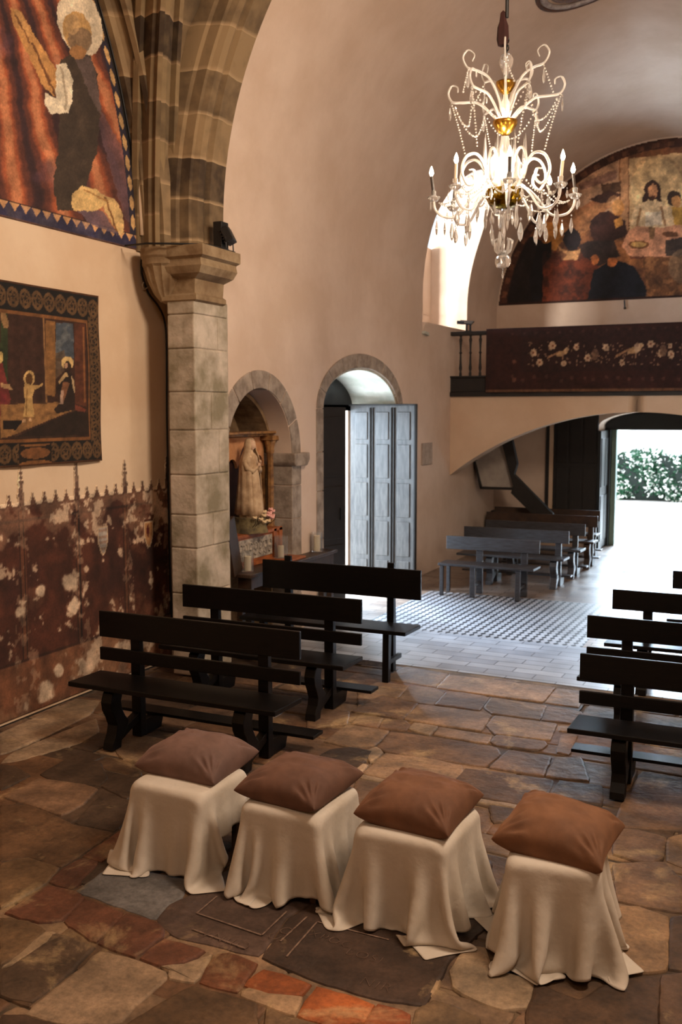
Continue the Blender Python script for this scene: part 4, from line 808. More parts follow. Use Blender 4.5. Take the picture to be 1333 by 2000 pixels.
struct(MB().box(-3.03, -2.93, YB+.6, YB+.73, 0, 2.12).box(-1.17, -1.07, YB+.6, YB+.73, 0, 2.12).build('trim_13', mat('green_black_paint', (16, 24, 24), .45, .1)))
struct(MB().box(-2.93, -2.84, YO-.08, YO+.1, 0, 2.09).box(-1.26, -1.17, YO-.08, YO+.1, 0, 2.09).build('trim_13', FR, bevel=.01))
# outside: paving, hedge, garden wall
struct(MB().box(-30, 30, YO, 60, -.2, -.02).build('ground', mat('pale_paving', (236, 232, 226), .9, .03, 2)))
struct(MB().box(-30, XN-.77, -10, YO, -.2, -.02).build('ground', mat('pale_paving', (236, 232, 226), .9, .03, 2)))
gw = MB().box(-14, 8, 31.5, 31.9, -.02, 3.2).build('garden_wall', mat('limewash', (238, 234, 228), .9, .03, 2)); tag(gw, 'bright white garden wall behind the hedge seen through the main door', 'wall')
tt = MB().lathe([(0, 0), (.32, 0), (.30, .9), (.34, 2.0), (.3, 2.6), (0, 2.6)], (-4.15, 31.0, 0), 12).build('stone_post', mat('pale_stone', (206, 202, 200), .9, .05, 3)); tag(tt, 'pale grey post against the garden wall above the hedge', 'post')
hr = random.Random(5)
def leaves(n, kind):
    b = MB(); 
    for k in range(n):
        top = 1.28+.10*math.sin(k*1.7)
        x = hr.uniform(-7.5, .5); z = hr.uniform(.02, 1.30)+.09*math.sin(x*3.1)+(.06*hr.random()); y = 27.6+hr.uniform(0, .16)+.1*math.sin(x*5+z*4)
        s = hr.uniform(.035, .07)*(1.25 if kind else 1); M = Matrix.Translation((x, y, z))@Matrix.Rotation(hr.uniform(0, 6.28), 4, 'Y')@Matrix.Rotation(hr.uniform(-1.0, .6), 4, 'X')@Matrix.Rotation(hr.uniform(-.8, .8), 4, 'Z')
        b.add([(-s*.55, 0, 0), (0, 0, -s), (s*.55, 0, 0), (0, .012, s*.1), (0, 0, s)], [(0, 1, 3), (1, 2, 3), (2, 4, 3), (4, 0, 3)], M)
    return b
hg = empty('hedge', (-3.5, 28.1, 0), 'clipped green hedge with white blossom seen through the main door', 'hedge')
def hb(o): o.parent = hg; o.matrix_parent_inverse = Matrix.Translation(-hg.location); return o
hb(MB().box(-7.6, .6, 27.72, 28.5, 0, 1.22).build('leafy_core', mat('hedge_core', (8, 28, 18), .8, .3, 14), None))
hb(leaves(5600, 0).build('foliage', mat('hedge_leaf', (16, 76, 42), .5, .3, 3), None)).update_tag()
hb(leaves(1900, 1).build('blossom', mat('hedge_blossom', (238, 238, 232), .6, .03, 3), None))
for n_ in ('foliage', 'blossom'): bpy.data.objects[n_]['kind'] = 'stuff'
# ------------------------------------------------------------------ side door leaves
def door_leaf(name, loc, rz, wd, h, cols, rows, m, label, th=.05):
    t = empty(name, loc, label, 'door', rz=rz); struct(t)
    MB().box(0, wd, -th/2, th/2, .03, h).build('leaf_board', m, t, bevel=.003)
    cw = wd/cols
    for c in range(cols):
        for z0, z1 in rows:
            b = MB()
            for s in (-1, 1): b.box(c*cw+.075, (c+1)*cw-.055, *sorted((s*th/2, s*(th/2+.014))), z0*h, z1*h)
            b.build('raised_panel', m, t, bevel=.010)
        if c:
            b = MB()
            for s in (-1, 1): b.box(c*cw-.022, c*cw-.006, *sorted((s*th/2, s*(th/2+.022))), .05, h-.03); b.box(c*cw+.016, c*cw+.032, *sorted((s*th/2, s*(th/2+.022))), .05, h-.03)
            b.build('gap_shade_strip', DARKW2 if c else m, t, bevel=.003)  # dark strips stand in for the shaded gaps between panel columns
    return t
rows = ((.04, .155), (.18, .37), (.395, .58), (.605, .79), (.815, .965))
dL = door_leaf('door_1', (XN-.62, 12.24, 0), 0, .93, 2.49, 3, rows, DOORW, 'pale grey panelled side door leaf standing open into the room')
MB().box(.93, .955, -.04, .04, .03, 2.50).build('edge_strip', DARKW2, dL, bevel=.004)
MB().box(-.02, .955, -.04, .04, 2.485, 2.51).build('top_strip', DARKW2, dL, bevel=.004)
dD = door_leaf('door_4', (XN-.62, 10.12, 0), math.radians(70), 1.12, 2.46, 1, ((.04, .30), (.33, .60), (.65, .95)), DARKW2, 'panelled side door leaf in painted backlit shade, left of the bright gap')  # backlit shade of this leaf put into its black wood
MB().box(1.0, 1.03, -.06, -.02, 1.05, 1.2).build('latch', IRON, dD)
# ------------------------------------------------------------------ niche altar, statue, table, candles
def hx(u, v_, x): return Vector(hit(u, v_, 0, x))
rt_ = empty('niche_altarpiece', (-5.2, 8.7, .84), 'small wooden altarpiece with three-lobed arch and side column inside the round niche', 'altarpiece')
RED = mat('dark_red_paint', (58, 24, 20), .7, .2); PEACH = mat('peach_paint', (206, 150, 104), .8, .1, 8, col2=(180, 122, 78)); GILT = mat('worn_gilt', (150, 108, 62), .45, .25, 14, col2=(98, 66, 38))
MB().box(-.06, -.03, -.60, .55, .0, 1.34).build('back_board', RED, rt_)
def lob():
    top = 1.30; pts = [(-.75, top), (.52, top), (.52, .98)]
    def arc(c, z, r, a0, a1, n=9, k=1.): return [(c+r*math.cos(math.radians(a0+(a1-a0)*i/n)), z+k*r*math.sin(math.radians(a0+(a1-a0)*i/n))) for i in range(n+1)]
    pts += arc(.41, .98, .095, 0, 170, k=1.3)+arc(.15, 1.0, .15, 10, 170, 12, 1.5)+arc(-.14, .96, .10, 10, 180, k=1.2)+[(-.26, .96), (-.75, .96)]
    return pts
MB().prism(lob(), -.01, .02, 'x').build('lobed_panel', PEACH, rt_)
for y0 in (-.26, .525): MB().box(-.01, .03, y0-.012, y0+.012, .2, 1.0).build('gilt_edge', GILT, rt_)
MB().box(-.05, .12, -.72, .57, 1.31, 1.335).box(-.05, .16, -.72, .585, 1.335, 1.36).build('cornice', GILT, rt_, bevel=.004)
cp = [(.055, 0), (.055, .06), (.038, .08), (.045, .12), (.034, .16), (.036, .5), (.032, .84), (.045, .87), (.04, .9), (.06, .97), (.06, 1.0)]
MB().lathe(cp, (.11, .50, .27), 14, ribs=7, ra=.06).build('column', GILT, rt_, smooth=40)
MB().box(.02, .19, .42, .575, .17, .30).box(.04, .17, .44, .56, .12, .17).build('column_base', GILT, rt_, bevel=.006)
MB().box(.03, .18, .43, .57, 1.26, 1.31).build('column_capital', GILT, rt_, bevel=.006)
# predella box
pd = empty('carved_chest', (-4.95, 8.60, .842), 'orange wooden chest with carved grey relief front under the statue', 'chest')
MB().box(-.18, 0, -.52, .55, 0, .33).build('chest_body', ORANGEW, pd, bevel=.004)
MB().box(-.19, .02, -.54, .57, .30, .335).box(-.19, .025, -.54, .57, 0, .035).box(0, .02, .38, .44, .03, .34).box(0, .02, .50, .57, .03, .34).build('moulding', ORANGEW, pd, bevel=.004)
rl = MB().box(-.01, .008, -.55, .36, .07, .28)
for k in range(9):
    cy = -.50+k*.10; a = [(0.012, cy+.045*math.cos(t)*(1 if k % 2 else -1), .175+.065*math.sin(t)) for t in np.linspace(-2.4, 2.4, 12)]; rl.tube(a, .009, 6)
    rl.ball((.012, cy, .175), .022, .6, 1, 1, 8, 5)
rl.build('carved_relief', mat('grey_relief', (176, 164, 148), .8, .25, 20, col2=(110, 100, 92)), pd, smooth=40)
# statue of a robed woman, hands joined
sb_ = Vector((-5.0, 8.60, 1.335)); sta = empty('robed_statue', sb_, 'pale carved statue of a veiled woman with joined hands standing in the niche', 'statue')
SK = mat('statue_stone', (196, 168, 134), .7, .12, 10, col2=(160, 130, 98), bump=.2)
def robe(levels, seg=40, fold=9, amp=.10, ph=0., open_=None):
    v = []; f = []
    for i, (z, rx, ry, cx, cy, fa) in enumerate(levels):
        for k in range(seg):
            a = 2*PI*k/seg; g = 1+amp*fa*math.sin(fold*a+ph+z*2.5)+.04*fa*math.sin(3*a+z*6)
            v.append((cx+rx*g*math.cos(a), cy+ry*g*math.sin(a), z))
    n = len(levels)
    for i in range(n-1):
        for k in range(seg): f.append((i*seg+k, i*seg+(k+1) % seg, (i+1)*seg+(k+1) % seg, (i+1)*seg+k))
    f.append(tuple(range(seg))[::-1]); f.append(tuple((n-1)*seg+k for k in range(seg))); return v, f
lv = [(0, .13, .125, 0, 0, .9), (.08, .128, .122, 0, 0, 1), (.22, .115, .112, 0, 0, 1), (.38, .102, .104, 0, 0, .9), (.48, .085, .098, 0, 0, .7), (.55, .082, .105, 0, 0, .4), (.61, .07, .105, 0, 0, .2), (.645, .045, .07, .004, 0, .1), (.665, .028, .03, .008, 0, 0), (.70, .026, .028, .012, 0, 0)]
vv, ff = robe(lv); MB().add(vv, ff).build('body', SK, sta, smooth=True)
hd = MB().ball((.02, 0, .735), .048, 1, .82, 1.18, 20, 14)
hd.v = [(x+(.012*math.exp(-((z-.725)/.012)**2-(y/.010)**2) if x > .04 else 0)-(.007*math.exp(-((z-.742)/.008)**2-((abs(y)-.017)/.009)**2) if x > .03 else 0), y, z) for x, y, z in hd.v]
hd.ball((.064, 0, .708), .008, .5, 1.5, .5).build('head', mat('statue_face', (206, 170, 140), .6, .05), sta, smooth=True)
v = []; f = []; seg = 30                                                   # veil and mantle, open at the front
lev = [(.03, .165, .150), (.15, .152, .140), (.3, .135, .128), (.45, .118, .122), (.56, .105, .122), (.63, .086, .105), (.68, .066, .075), (.72, .064, .062), (.76, .060, .056), (.79, .045, .044), (.803, .02, .02)]
for z, rx, ry in lev:
    for k in range(seg+1):
        a = math.radians(52)+math.radians(256)*k/seg; g = 1+.05*math.sin(a*11+z*4)*(1 if z < .6 else .2); v.append((.008+rx*g*math.cos(a), ry*g*math.sin(a), z))
for i in range(len(lev)-1):
    for k in range(seg): f.append((i*(seg+1)+k, i*(seg+1)+k+1, (i+1)*(seg+1)+k+1, (i+1)*(seg+1)+k))
o = MB().add(v, f).build('veil', SK, sta, smooth=True); md = o.modifiers.new('t', 'SOLIDIFY'); md.thickness = .008
for s in (-1, 1):
    MB().tube([(.0, s*.098, .575), (.035, s*.105, .50), (.075, s*.07, .475), (.105, s*.018, .515)], [.032, .034, .03, .018], 10).build('sleeve', SK, sta, smooth=True)
    h_ = MB().tube([(.103, s*.016, .512), (.113, s*.012, .535), (.120, s*.009, .552)], [.011, .012, .010], 8)
    for q in range(4): h_.tube([(.112+q*.005, s*.008, .548), (.117+q*.005, s*.006, .57), (.120+q*.0045, s*.004, .588-q*.004)], [.0045, .004, .003], 6)
    h_.tube([(.108, s*.010, .535), (.101, s*.008, .552), (.100, s*.006, .563)], [.005, .0045, .003], 6)
    h_.build('hand', mat('statue_face', (206, 170, 140)), sta, smooth=True)
pds = MB().prism([(-.17, -.16), (.16, -.16), (.20, .16), (-.2, .18)], -.155, -.005, 'z'); 
ped = MB().lathe([(.0, -.155), (.19, -.155), (.175, -.10), (.155, -.04), (.165, 0), (.0, 0)], seg=20, ribs=5, ra=.06)
ped.build('pedestal', mat('mossy_stone', (118, 104, 70), .9, .2, 12, col2=(70, 60, 42), bump=.5), sta, smooth=40)
fg = empty('flower_posy', (-4.86, 8.72, 1.29), 'small posy of pink and cream artificial flowers at the feet of the statue', 'flowers')
fr = random.Random(4)
for i, (dx, dy, dz, r, c) in enumerate(((.0,.03,.07,.032,'pink'),(.02,.06,.04,.03,'pink'),(.01,.04,.11,.026,'pink'),(.0,.0,.05,.03,'pink'),(.02,.07,.09,.026,'pink'),(.03,.03,.03,.03,'pink'),(-.01,-.06,.09,.03,'cream'),(.02,-.12,.06,.03,'cream'),(.03,-.20,.03,.028,'cream'),(.0,-.27,.05,.026,'cream'),(.03,-.05,.0,.03,'cream'),(.04,-.15,-.0,.028,'cream'))):
    b = MB()
    for k in range(7):
        a = k*.9; b.ball((dx+.5*r*math.cos(a), dy+.6*r*math.sin(a), dz+.4*r*math.sin(a*1.7)), r*.55, 1, 1, .7, 8, 5)
    b.build('blossom', mat('petal_'+c, (226, 170, 160) if c == 'pink' else (216, 190, 150), .8, .05), fg, smooth=True)
b = MB()
for k in range(9): y = -.27+k*.045; b.tube([(-.02, y, -.04), (.02, y+fr.uniform(-.03, .03), .0), (.03, y+fr.uniform(-.05, .05), .05)], .005, 5)
b.build('stems', mat('stem_brown', (88, 70, 44), .8), fg)
# long table against the wall
tb = empty('side_table', (-4.86, 9.1, 0), 'long dark wooden table against the wall holding the three candles', 'table')
MB().box(-.50, .20, -1.08, .17, .805, .84).box(-.005, .20, .17, .90, .805, .84).build('table_top', BROWNW, tb, bevel=.006)
MB().box(.02, .17, -1.02, .85, .69, .804).build('apron', BROWNW, tb, bevel=.004)
for x, y in ((.14, -1.0), (.14, .82), (.04, .82), (.04, -1.0)): MB().box(x-.03, x+.03, y-.03, y+.03, 0, .69).build('leg', BROWNW, tb, bevel=.004)
bk = MB().box(-.02, .02, -.10, .10, 0, .56, Matrix.Translation((-4.84, 8.06, .842))@Matrix.Rotation(.12, 4, 'Z')@Matrix.Rotation(-.02, 4, 'Y')@Matrix.Rotation(.28, 4, 'X')).build('leaning_board', BROWNW, bevel=.004)
tag(bk, 'narrow brown board leaning beside the pier on the table end', 'board')
fo = MB().box(-.13, .13, -.17, .17, 0, .022, Matrix.Translation((-4.83, 9.10, .841))).build('tray', ORANGEW, bevel=.004); tag(fo, 'flat orange wooden tray on the table beside the middle candle', 'tray')
def candle(loc, r, h, gr, gh, label):
    t = empty('candle_holder', loc, label, 'candle', 'candles in clear glass cylinders')
    MB().lathe([(0, .008), (gr-.003, .008), (gr-.003, gh), (gr, gh), (gr, 0), (0, 0)], seg=28).build('glass_cylinder', CLEAR, t, smooth=40)
    MB().lathe([(0, .010), (r, .010), (r, h), (r*.85, h+.002), (r*.5, h-.006), (0, h-.006)], seg=24).build('wax_candle', WAX, t, smooth=40)
    MB().tube([(0, 0, h-.01), (.002, 0, h+.012)], .0015, 5).build('wick', IRON, t)
candle((-4.80, 8.20, .842), .036, .15, .058, .20, 'cream pillar candle in glass at the near left end of the table')
candle((-4.86, 9.00, .864), .032, .13, .072, .235, 'short cream candle in a wide glass cylinder on the orange tray')
candle((-4.79, 9.72, .842), .036, .18, .06, .22, 'tall cream candle in glass at the far end of the table by the door')
# ------------------------------------------------------------------ pier details: floodlight, cable, hook, plaque
sp = empty('spotlight', (-4.72, 7.72, 3.835), 'black floodlight standing on the pier capital', 'floodlight')
MB().box(-.09, .0, -.06, .06, .02, .27).build('rear_housing', IRON, sp, bevel=.006)
M_ = Matrix.Translation((.03, -.01, .14))@Matrix.Rotation(-.5, 4, 'Y')@Matrix.Rotation(.3, 4, 'Z'); MB().box(-.03, .05, -.065, .065, -.07, .07, M_).build('lamp_head', IRON, sp, bevel=.008)
b = MB()
for k in range(5): b.box(-.045, -.03, -.055, .055, -.06+k*.028, -.05+k*.028, M_)
b.build('cooling_fins', IRON, sp)
MB().tube([(.05, -.07, .12), (.055, -.07, .0), (.055, .05, .0), (.05, .05, .12)], .007, 6).build('bracket', IRON, sp)
MB().box(-.1, .07, -.07, .06, -.004, .012).build('foot_plate', IRON, sp)
cb = [(235,0),(262,150),(276,300),(284,420),(281,490),(277,505),(276,530),(280,545),(290,575),(306,592),(318,612),(325,640),(326,700),(326,800),(328,900),(330,1000),(332,1100),(336,1200)]
P = [Vector(hit(a, b_, 0, -5.40)) for a, b_ in cb]; P[:4] = [Vector((-5.405, 7.36-RF+RF*math.cos(math.asin(min(1, (p.z-3.84)/RF)))+.03, p.z)) for p in P[:4]]; P.append(Vector((-5.40, P[-1].y, .02)))
Q = []
for i in range(len(P)-1):
    for k in range(4): Q.append(P[i].lerp(P[i+1], k/4))
for _ in range(3): Q = [Q[0]]+[(Q[i-1]+Q[i]*2+Q[i+1])/4 for i in range(1, len(Q)-1)]+[Q[-1]]
cbl = MB().tube(Q, .0095, 6).build('black_cable', IRON, smooth=True); tag(cbl, 'black cable running down the wall and the corner of the stone pier', 'cable')
P = [(-5.36, 7.10, 3.845), (-5.1, 7.04, 3.838), (-4.96, 7.12, 3.84), (-4.8, 7.20, 3.838), (-4.66, 7.3, 3.838), (-4.62, 7.6, 3.838), (-4.70, 7.70, 3.85)]
c2 = MB().tube(P, .009, 6).build('black_cable', IRON, smooth=True); tag(c2, 'short black cable lying along the top of the pier capital to the floodlight', 'cable')
h0 = Vector(hit(279, 553, 0, XC)); hk = MB().tube([h0+Vector((.0, 0, 0)), h0+Vector((.03, -.03, .0)), h0+Vector((.03, -.05, -.03)), h0+Vector((.02, -.02, -.06)), h0+Vector((.03, .03, -.04)), h0+Vector((.04, .05, .0))], .007, 6).build('wall_hook', mat('pale_metal', (190, 176, 156), .5), smooth=True); tag(hk, 'small pale metal hook on the wall beside the cable', 'hook')
pq = MB().box(XN, XN+.02, 13.34, 13.78, 1.63, 1.95).build('wall_plaque', mat('stone_plaque', (168, 152, 138), .9, .1, 8, col2=(146, 130, 118)), bevel=.006); tag(pq, 'small rectangular stone tablet on the wall right of the side door', 'plaque')
sl = MB().prism([(13.32, 3.52), (13.52, 3.50), (13.50, 3.545), (13.34, 3.56)], XN-.02, XN+.05, 'x').build('trim_14', SOFFIT, bevel=.004); struct(sl)
WG = mat('window_glow', (250, 252, 255), .5, 0)
wf = MB(); wf.box(XN-.66, XN-.62, 14.0, 14.92, 4.45, 4.48).box(XN-.66, XN-.62, 14.56, 14.59, 3.88, 5.55).build('window_1', DARKW2)['kind'] = 'structure'
pin = MB().tube([(hit(1221, 584, 1, YB)[0], YB-.03, 4.28), (hit(1221, 584, 1, YB)[0]+.01, YB-.03, 4.17)], .012, 6).ball((hit(1222, 600, 1, YB)[0], YB-.03, 4.15), .022).build('wall_hook', IRON); tag(pin, 'tiny dark hanging fitting below the half-round painting', 'hook')
# ------------------------------------------------------------------ chandelier
CX, CY = -2.113, 7.6
ch = empty('chandelier', (CX, CY, 0), 'ornate clear glass chandelier with curling arms, candle bulbs and crystal drops', 'chandelier')
GLS = mat('milk_clear_glass', (255, 252, 246), .10, .0, trans=.62, spec=1.0)
GLW = mat('warm_dark_sleeve', (52, 40, 30), .6)
BULB = mat('bulb', (255, 244, 224), .4, emit=((255, 232, 196), 55))
TAS = mat('tassel_cloth', (62, 26, 22), .9, .2)
MB().tube([(.0, 0, 5.40), (0, 0, 7.76)], .014, 8).build('cord', IRON, ch)
MB().lathe([(.0, 5.19), (.034, 5.20), (.045, 5.25), (.04, 5.34), (.026, 5.38), (.02, 5.44), (0, 5.46)], (-.03, 0, 0), 12, ribs=6, ra=.08).build('tassel', TAS, ch, smooth=40)
for k in range(4):
    a = [(.018*math.cos(t)*(k % 2), .018*math.cos(t)*((k+1) % 2), 5.15+k*.028+.026*math.sin(t)) for t in np.linspace(0, 2*PI, 10)]; MB().tube(a, .005, 5).build('chain_link', IRON, ch)
MB().lathe([(0, 4.92), (.018, 4.93), (.022, 4.99), (.052, 5.05), (.056, 5.09), (.04, 5.125), (.012, 5.14), (0, 5.14)], seg=16).build('glass_knob', CRYST, ch, smooth=True)
MB().lathe([(0, 4.83), (.02, 4.835), (.045, 4.855), (.072, 4.90), (.078, 4.925), (.07, 4.93), (.04, 4.90), (0, 4.89)], seg=24).build('gilt_cup', BRASS, ch, smooth=True)
MB().lathe([(0, 4.52), (.02, 4.53), (.06, 4.56), (.092, 4.61), (.098, 4.635), (.09, 4.64), (.05, 4.60), (0, 4.59)], seg=24).build('gilt_cup', BRASS, ch, smooth=True)
MB().lathe([(.02, 4.60), (.016, 4.66), (.034, 4.72), (.04, 4.76), (.02, 4.80), (.014, 4.86), (0, 4.87)], seg=14).build('glass_stem', GLS, ch, smooth=True)
MB().lathe([(.0, 4.10), (.05, 4.11), (.10, 4.16), (.125, 4.24), (.12, 4.33), (.085, 4.40), (.04, 4.44), (.03, 4.52), (0, 4.53)], seg=32, ribs=16, ra=.04).build('glass_vase', GLS, ch, smooth=50)
MB().lathe([(0, 3.97), (.05, 3.975), (.11, 4.01), (.135, 4.06), (.138, 4.12), (.12, 4.12), (0, 4.09)], seg=32, ribs=16, ra=.05).build('gilt_bowl', mat('olive_brass', (150, 118, 34), .2, .1, metal=1), ch, smooth=50)
MB().lathe([(0, 3.74), (.012, 3.75), (.02, 3.80), (.012, 3.86), (.028, 3.93), (.03, 3.97), (0, 3.98)], seg=14).build('glass_stem', CRYST, ch, smooth=True)
MB().lathe([(0, 3.52), (.045, 3.53), (.062, 3.57), (.058, 3.60), (.03, 3.63), (.02, 3.66), (0, 3.66)], seg=16, ribs=8, ra=.06).build('bottom_finial', CRYST, ch, smooth=30)
b = MB()
for k in range(10):
    a = k*2*PI/10; b.tube([(.015*math.cos(a), .015*math.sin(a), 3.62), (.06*math.cos(a), .06*math.sin(a), 3.66), (.075*math.cos(a), .075*math.sin(a), 3.73), (.05*math.cos(a), .05*math.sin(a), 3.75)], [.01, .011, .009, .003], 6)
b.build('finial_leaves', CRYST, ch, smooth=40)
a0 = math.radians(-74.6+4)
def pol(a, r, z): return (r*math.cos(a), r*math.sin(a), z)
def bez(pts, n=6):      # Catmull-Rom through points
    P = [Vector(p) for p in pts]; P = [P[0]*2-P[1]]+P+[P[-1]*2-P[-2]]; out = []
    for i in range(1, len(P)-2):
        for k in range(n):
            t = k/n; out.append(.5*((2*P[i])+(P[i+1]-P[i-1])*t+(2*P[i-1]-5*P[i]+4*P[i+1]-P[i+2])*t*t+(3*P[i]-P[i-1]-3*P[i+1]+P[i+2])*t**3))
    out.append(P[-2]); return out
dm = MB().lathe([(0, 0), (.004, -.008), (.013, -.045), (.009, -.07), (0, -.085)], seg=6); 
def drop(p, s=1.):
    m = MB(); m.lathe([(0, .0), (.006*s, -.008*s), (.0, -.016*s)], seg=6); m.lathe([(0, -.018*s), (.005*s, -.026*s), (.014*s, -.062*s), (.009*s, -.088*s), (0, -.102*s)], seg=6)
    o = MB().add([(x*1, y*.55, z) for x, y, z in m.v], m.f).build('crystal_drop', CRYST, ch, loc=p); o.rotation_euler = (0, 0, random.random()*3); return o
def chain(p, q, sag, n=14):
    p = Vector(p); q = Vector(q); m = MB()
    for i in range(n+1):
        t = i/n; c = p.lerp(q, t); c.z -= sag*4*t*(1-t); m.ball(c, .0085 if i % 2 else .0065, 1, 1, 1, 6, 4)
    m.build('bead_chain', GLS, ch)
na = 8
for k in range(na):
    a = a0+k*2*PI/na; u_ = math.cos(a)
    arm = MB().tube(bez([pol(a, .06, 4.08), pol(a, .16, 4.13), pol(a, .26, 4.05), pol(a, .36, 3.93), pol(a, .47, 3.925), pol(a, .53, 3.98), pol(a, .545, 4.05)]), .0105, 8).build('lower_arm', GLS, ch, smooth=True)
    MB().lathe([(.008, 4.035), (.03, 4.045), (.048, 4.065), (.052, 4.075), (.03, 4.068), (.018, 4.09), (.02, 4.12), (.016, 4.125)], pol(a, .545, 0), 16).build('drip_tray', CRYST, arm, smooth=True)
    lean = .02*math.sin(k*2.3)
    top = pol(a, .545+lean, 4.235); MB().tube([pol(a, .545, 4.09), top], .0115, 10).build('candle_sleeve', GLW if k % 3 != 1 else WAX, arm)
    MB().lathe([(0, 0), (.010, .004), (.018, .022), (.014, .045), (.005, .068), (0, .08)], top, 10).build('candle_bulb', BULB, arm, smooth=True)
    for z_, r_ in ((4.05, .045), (4.05, -.045)): drop(pol(a+r_/.55, .57, 4.05), .8)
    drop(pol(a, .40, 3.91), 1.7); drop(pol(a, .52, 3.93), 1.5); drop(pol(a+.12, .46, 3.90), 1.3); drop(pol(a+.25, .30, 3.96), 1.9)
    MB().lathe([(0, 0), (.012, .03), (.016, .10), (.008, .22), (.0, .30)], pol(a+.4, .165, 4.24), 8).build('glass_spear', CRYST, ch, smooth=30)
    chain(pol(a, .14, 4.14), pol(a+2*PI/na, .14, 4.14), .07, 9); chain(pol(a, .26, 4.04), pol(a+.4, .13, 4.12), .04, 9)
    # inner scrolled loops
    am = a+PI/na
    MB().tube(bez([pol(am, .10, 4.10), pol(am, .15, 4.26), pol(am, .23, 4.37), pol(am, .32, 4.35), pol(am, .36, 4.24), pol(am, .31, 4.14), pol(am, .25, 4.18), pol(am, .26, 4.25), pol(am, .30, 4.25)]), [.0115]*43+[.007]*6, 8).build('inner_scroll', GLS, ch, smooth=True)
    drop(pol(am, .30, 4.10), 1.1); drop(pol(am, .22, 4.02), 1.3)
    chain(pol(am, .33, 4.16), pol(a, .50, 4.03), .06); chain(pol(am, .33, 4.14), pol(a+2*PI/na, .50, 4.03), .06)
    if k < 6:
        ak = a0+.35+k*2*PI/6
        MB().tube(bez([pol(ak, .04, 4.62), pol(ak, .12, 4.71), pol(ak, .22, 4.79), pol(ak, .33, 4.80), pol(ak, .41, 4.81), pol(ak, .445, 4.87), pol(ak, .42, 4.93), pol(ak, .375, 4.92), pol(ak, .37, 4.88)]), [.0105]*24+[.009]*12+[.006]*13, 8).build('upper_arm', GLS, ch, smooth=True)
        drop(pol(ak, .43, 4.80), 1.3); chain(pol(ak, .42, 4.80), pol(ak-.1, .31, 4.40), -.02, 20); chain(pol(ak, .40, 4.80), pol(ak+.5, .30, 4.58), .05, 12); chain(pol(ak+.5, .30, 4.58), pol(ak+1.04, .40, 4.80), .05, 12)
    if k < 5:
        ak = a0-.1+k*2*PI/5
        MB().tube(bez([pol(ak, .03, 4.70), pol(ak, .06, 4.82), pol(ak, .13, 4.95), pol(ak, .22, 5.0), pol(ak, .30, 5.02), pol(ak, .34, 5.09), pol(ak, .30, 5.15), pol(ak, .25, 5.12), pol(ak, .265, 5.07)]), [.0105]*24+[.008]*12+[.005]*13, 8).build('top_arm', GLS, ch, smooth=True)
        drop(pol(ak, .30, 5.0), 1.3); chain(pol(ak, .30, 5.0), pol(ak+.2, .36, 4.82), .0, 9)
drop((0, 0, 3.52), .8)
pl_ = bpy.data.lights.new('chandelier_glow', 'POINT'); pl_.energy = 20; pl_.color = (1, .84, .66); pl_.shadow_soft_size = .05
for z_, r_ in ((4.27, .20), (4.70, .0)):
    for q in ((0, 2.1, 4.2) if r_ else (0,)):
        o = bpy.data.objects.new('chandelier_glow', pl_); sc.collection.objects.link(o); o.parent = ch; o.location = (r_*math.cos(q+.4), r_*math.sin(q+.4), z_)
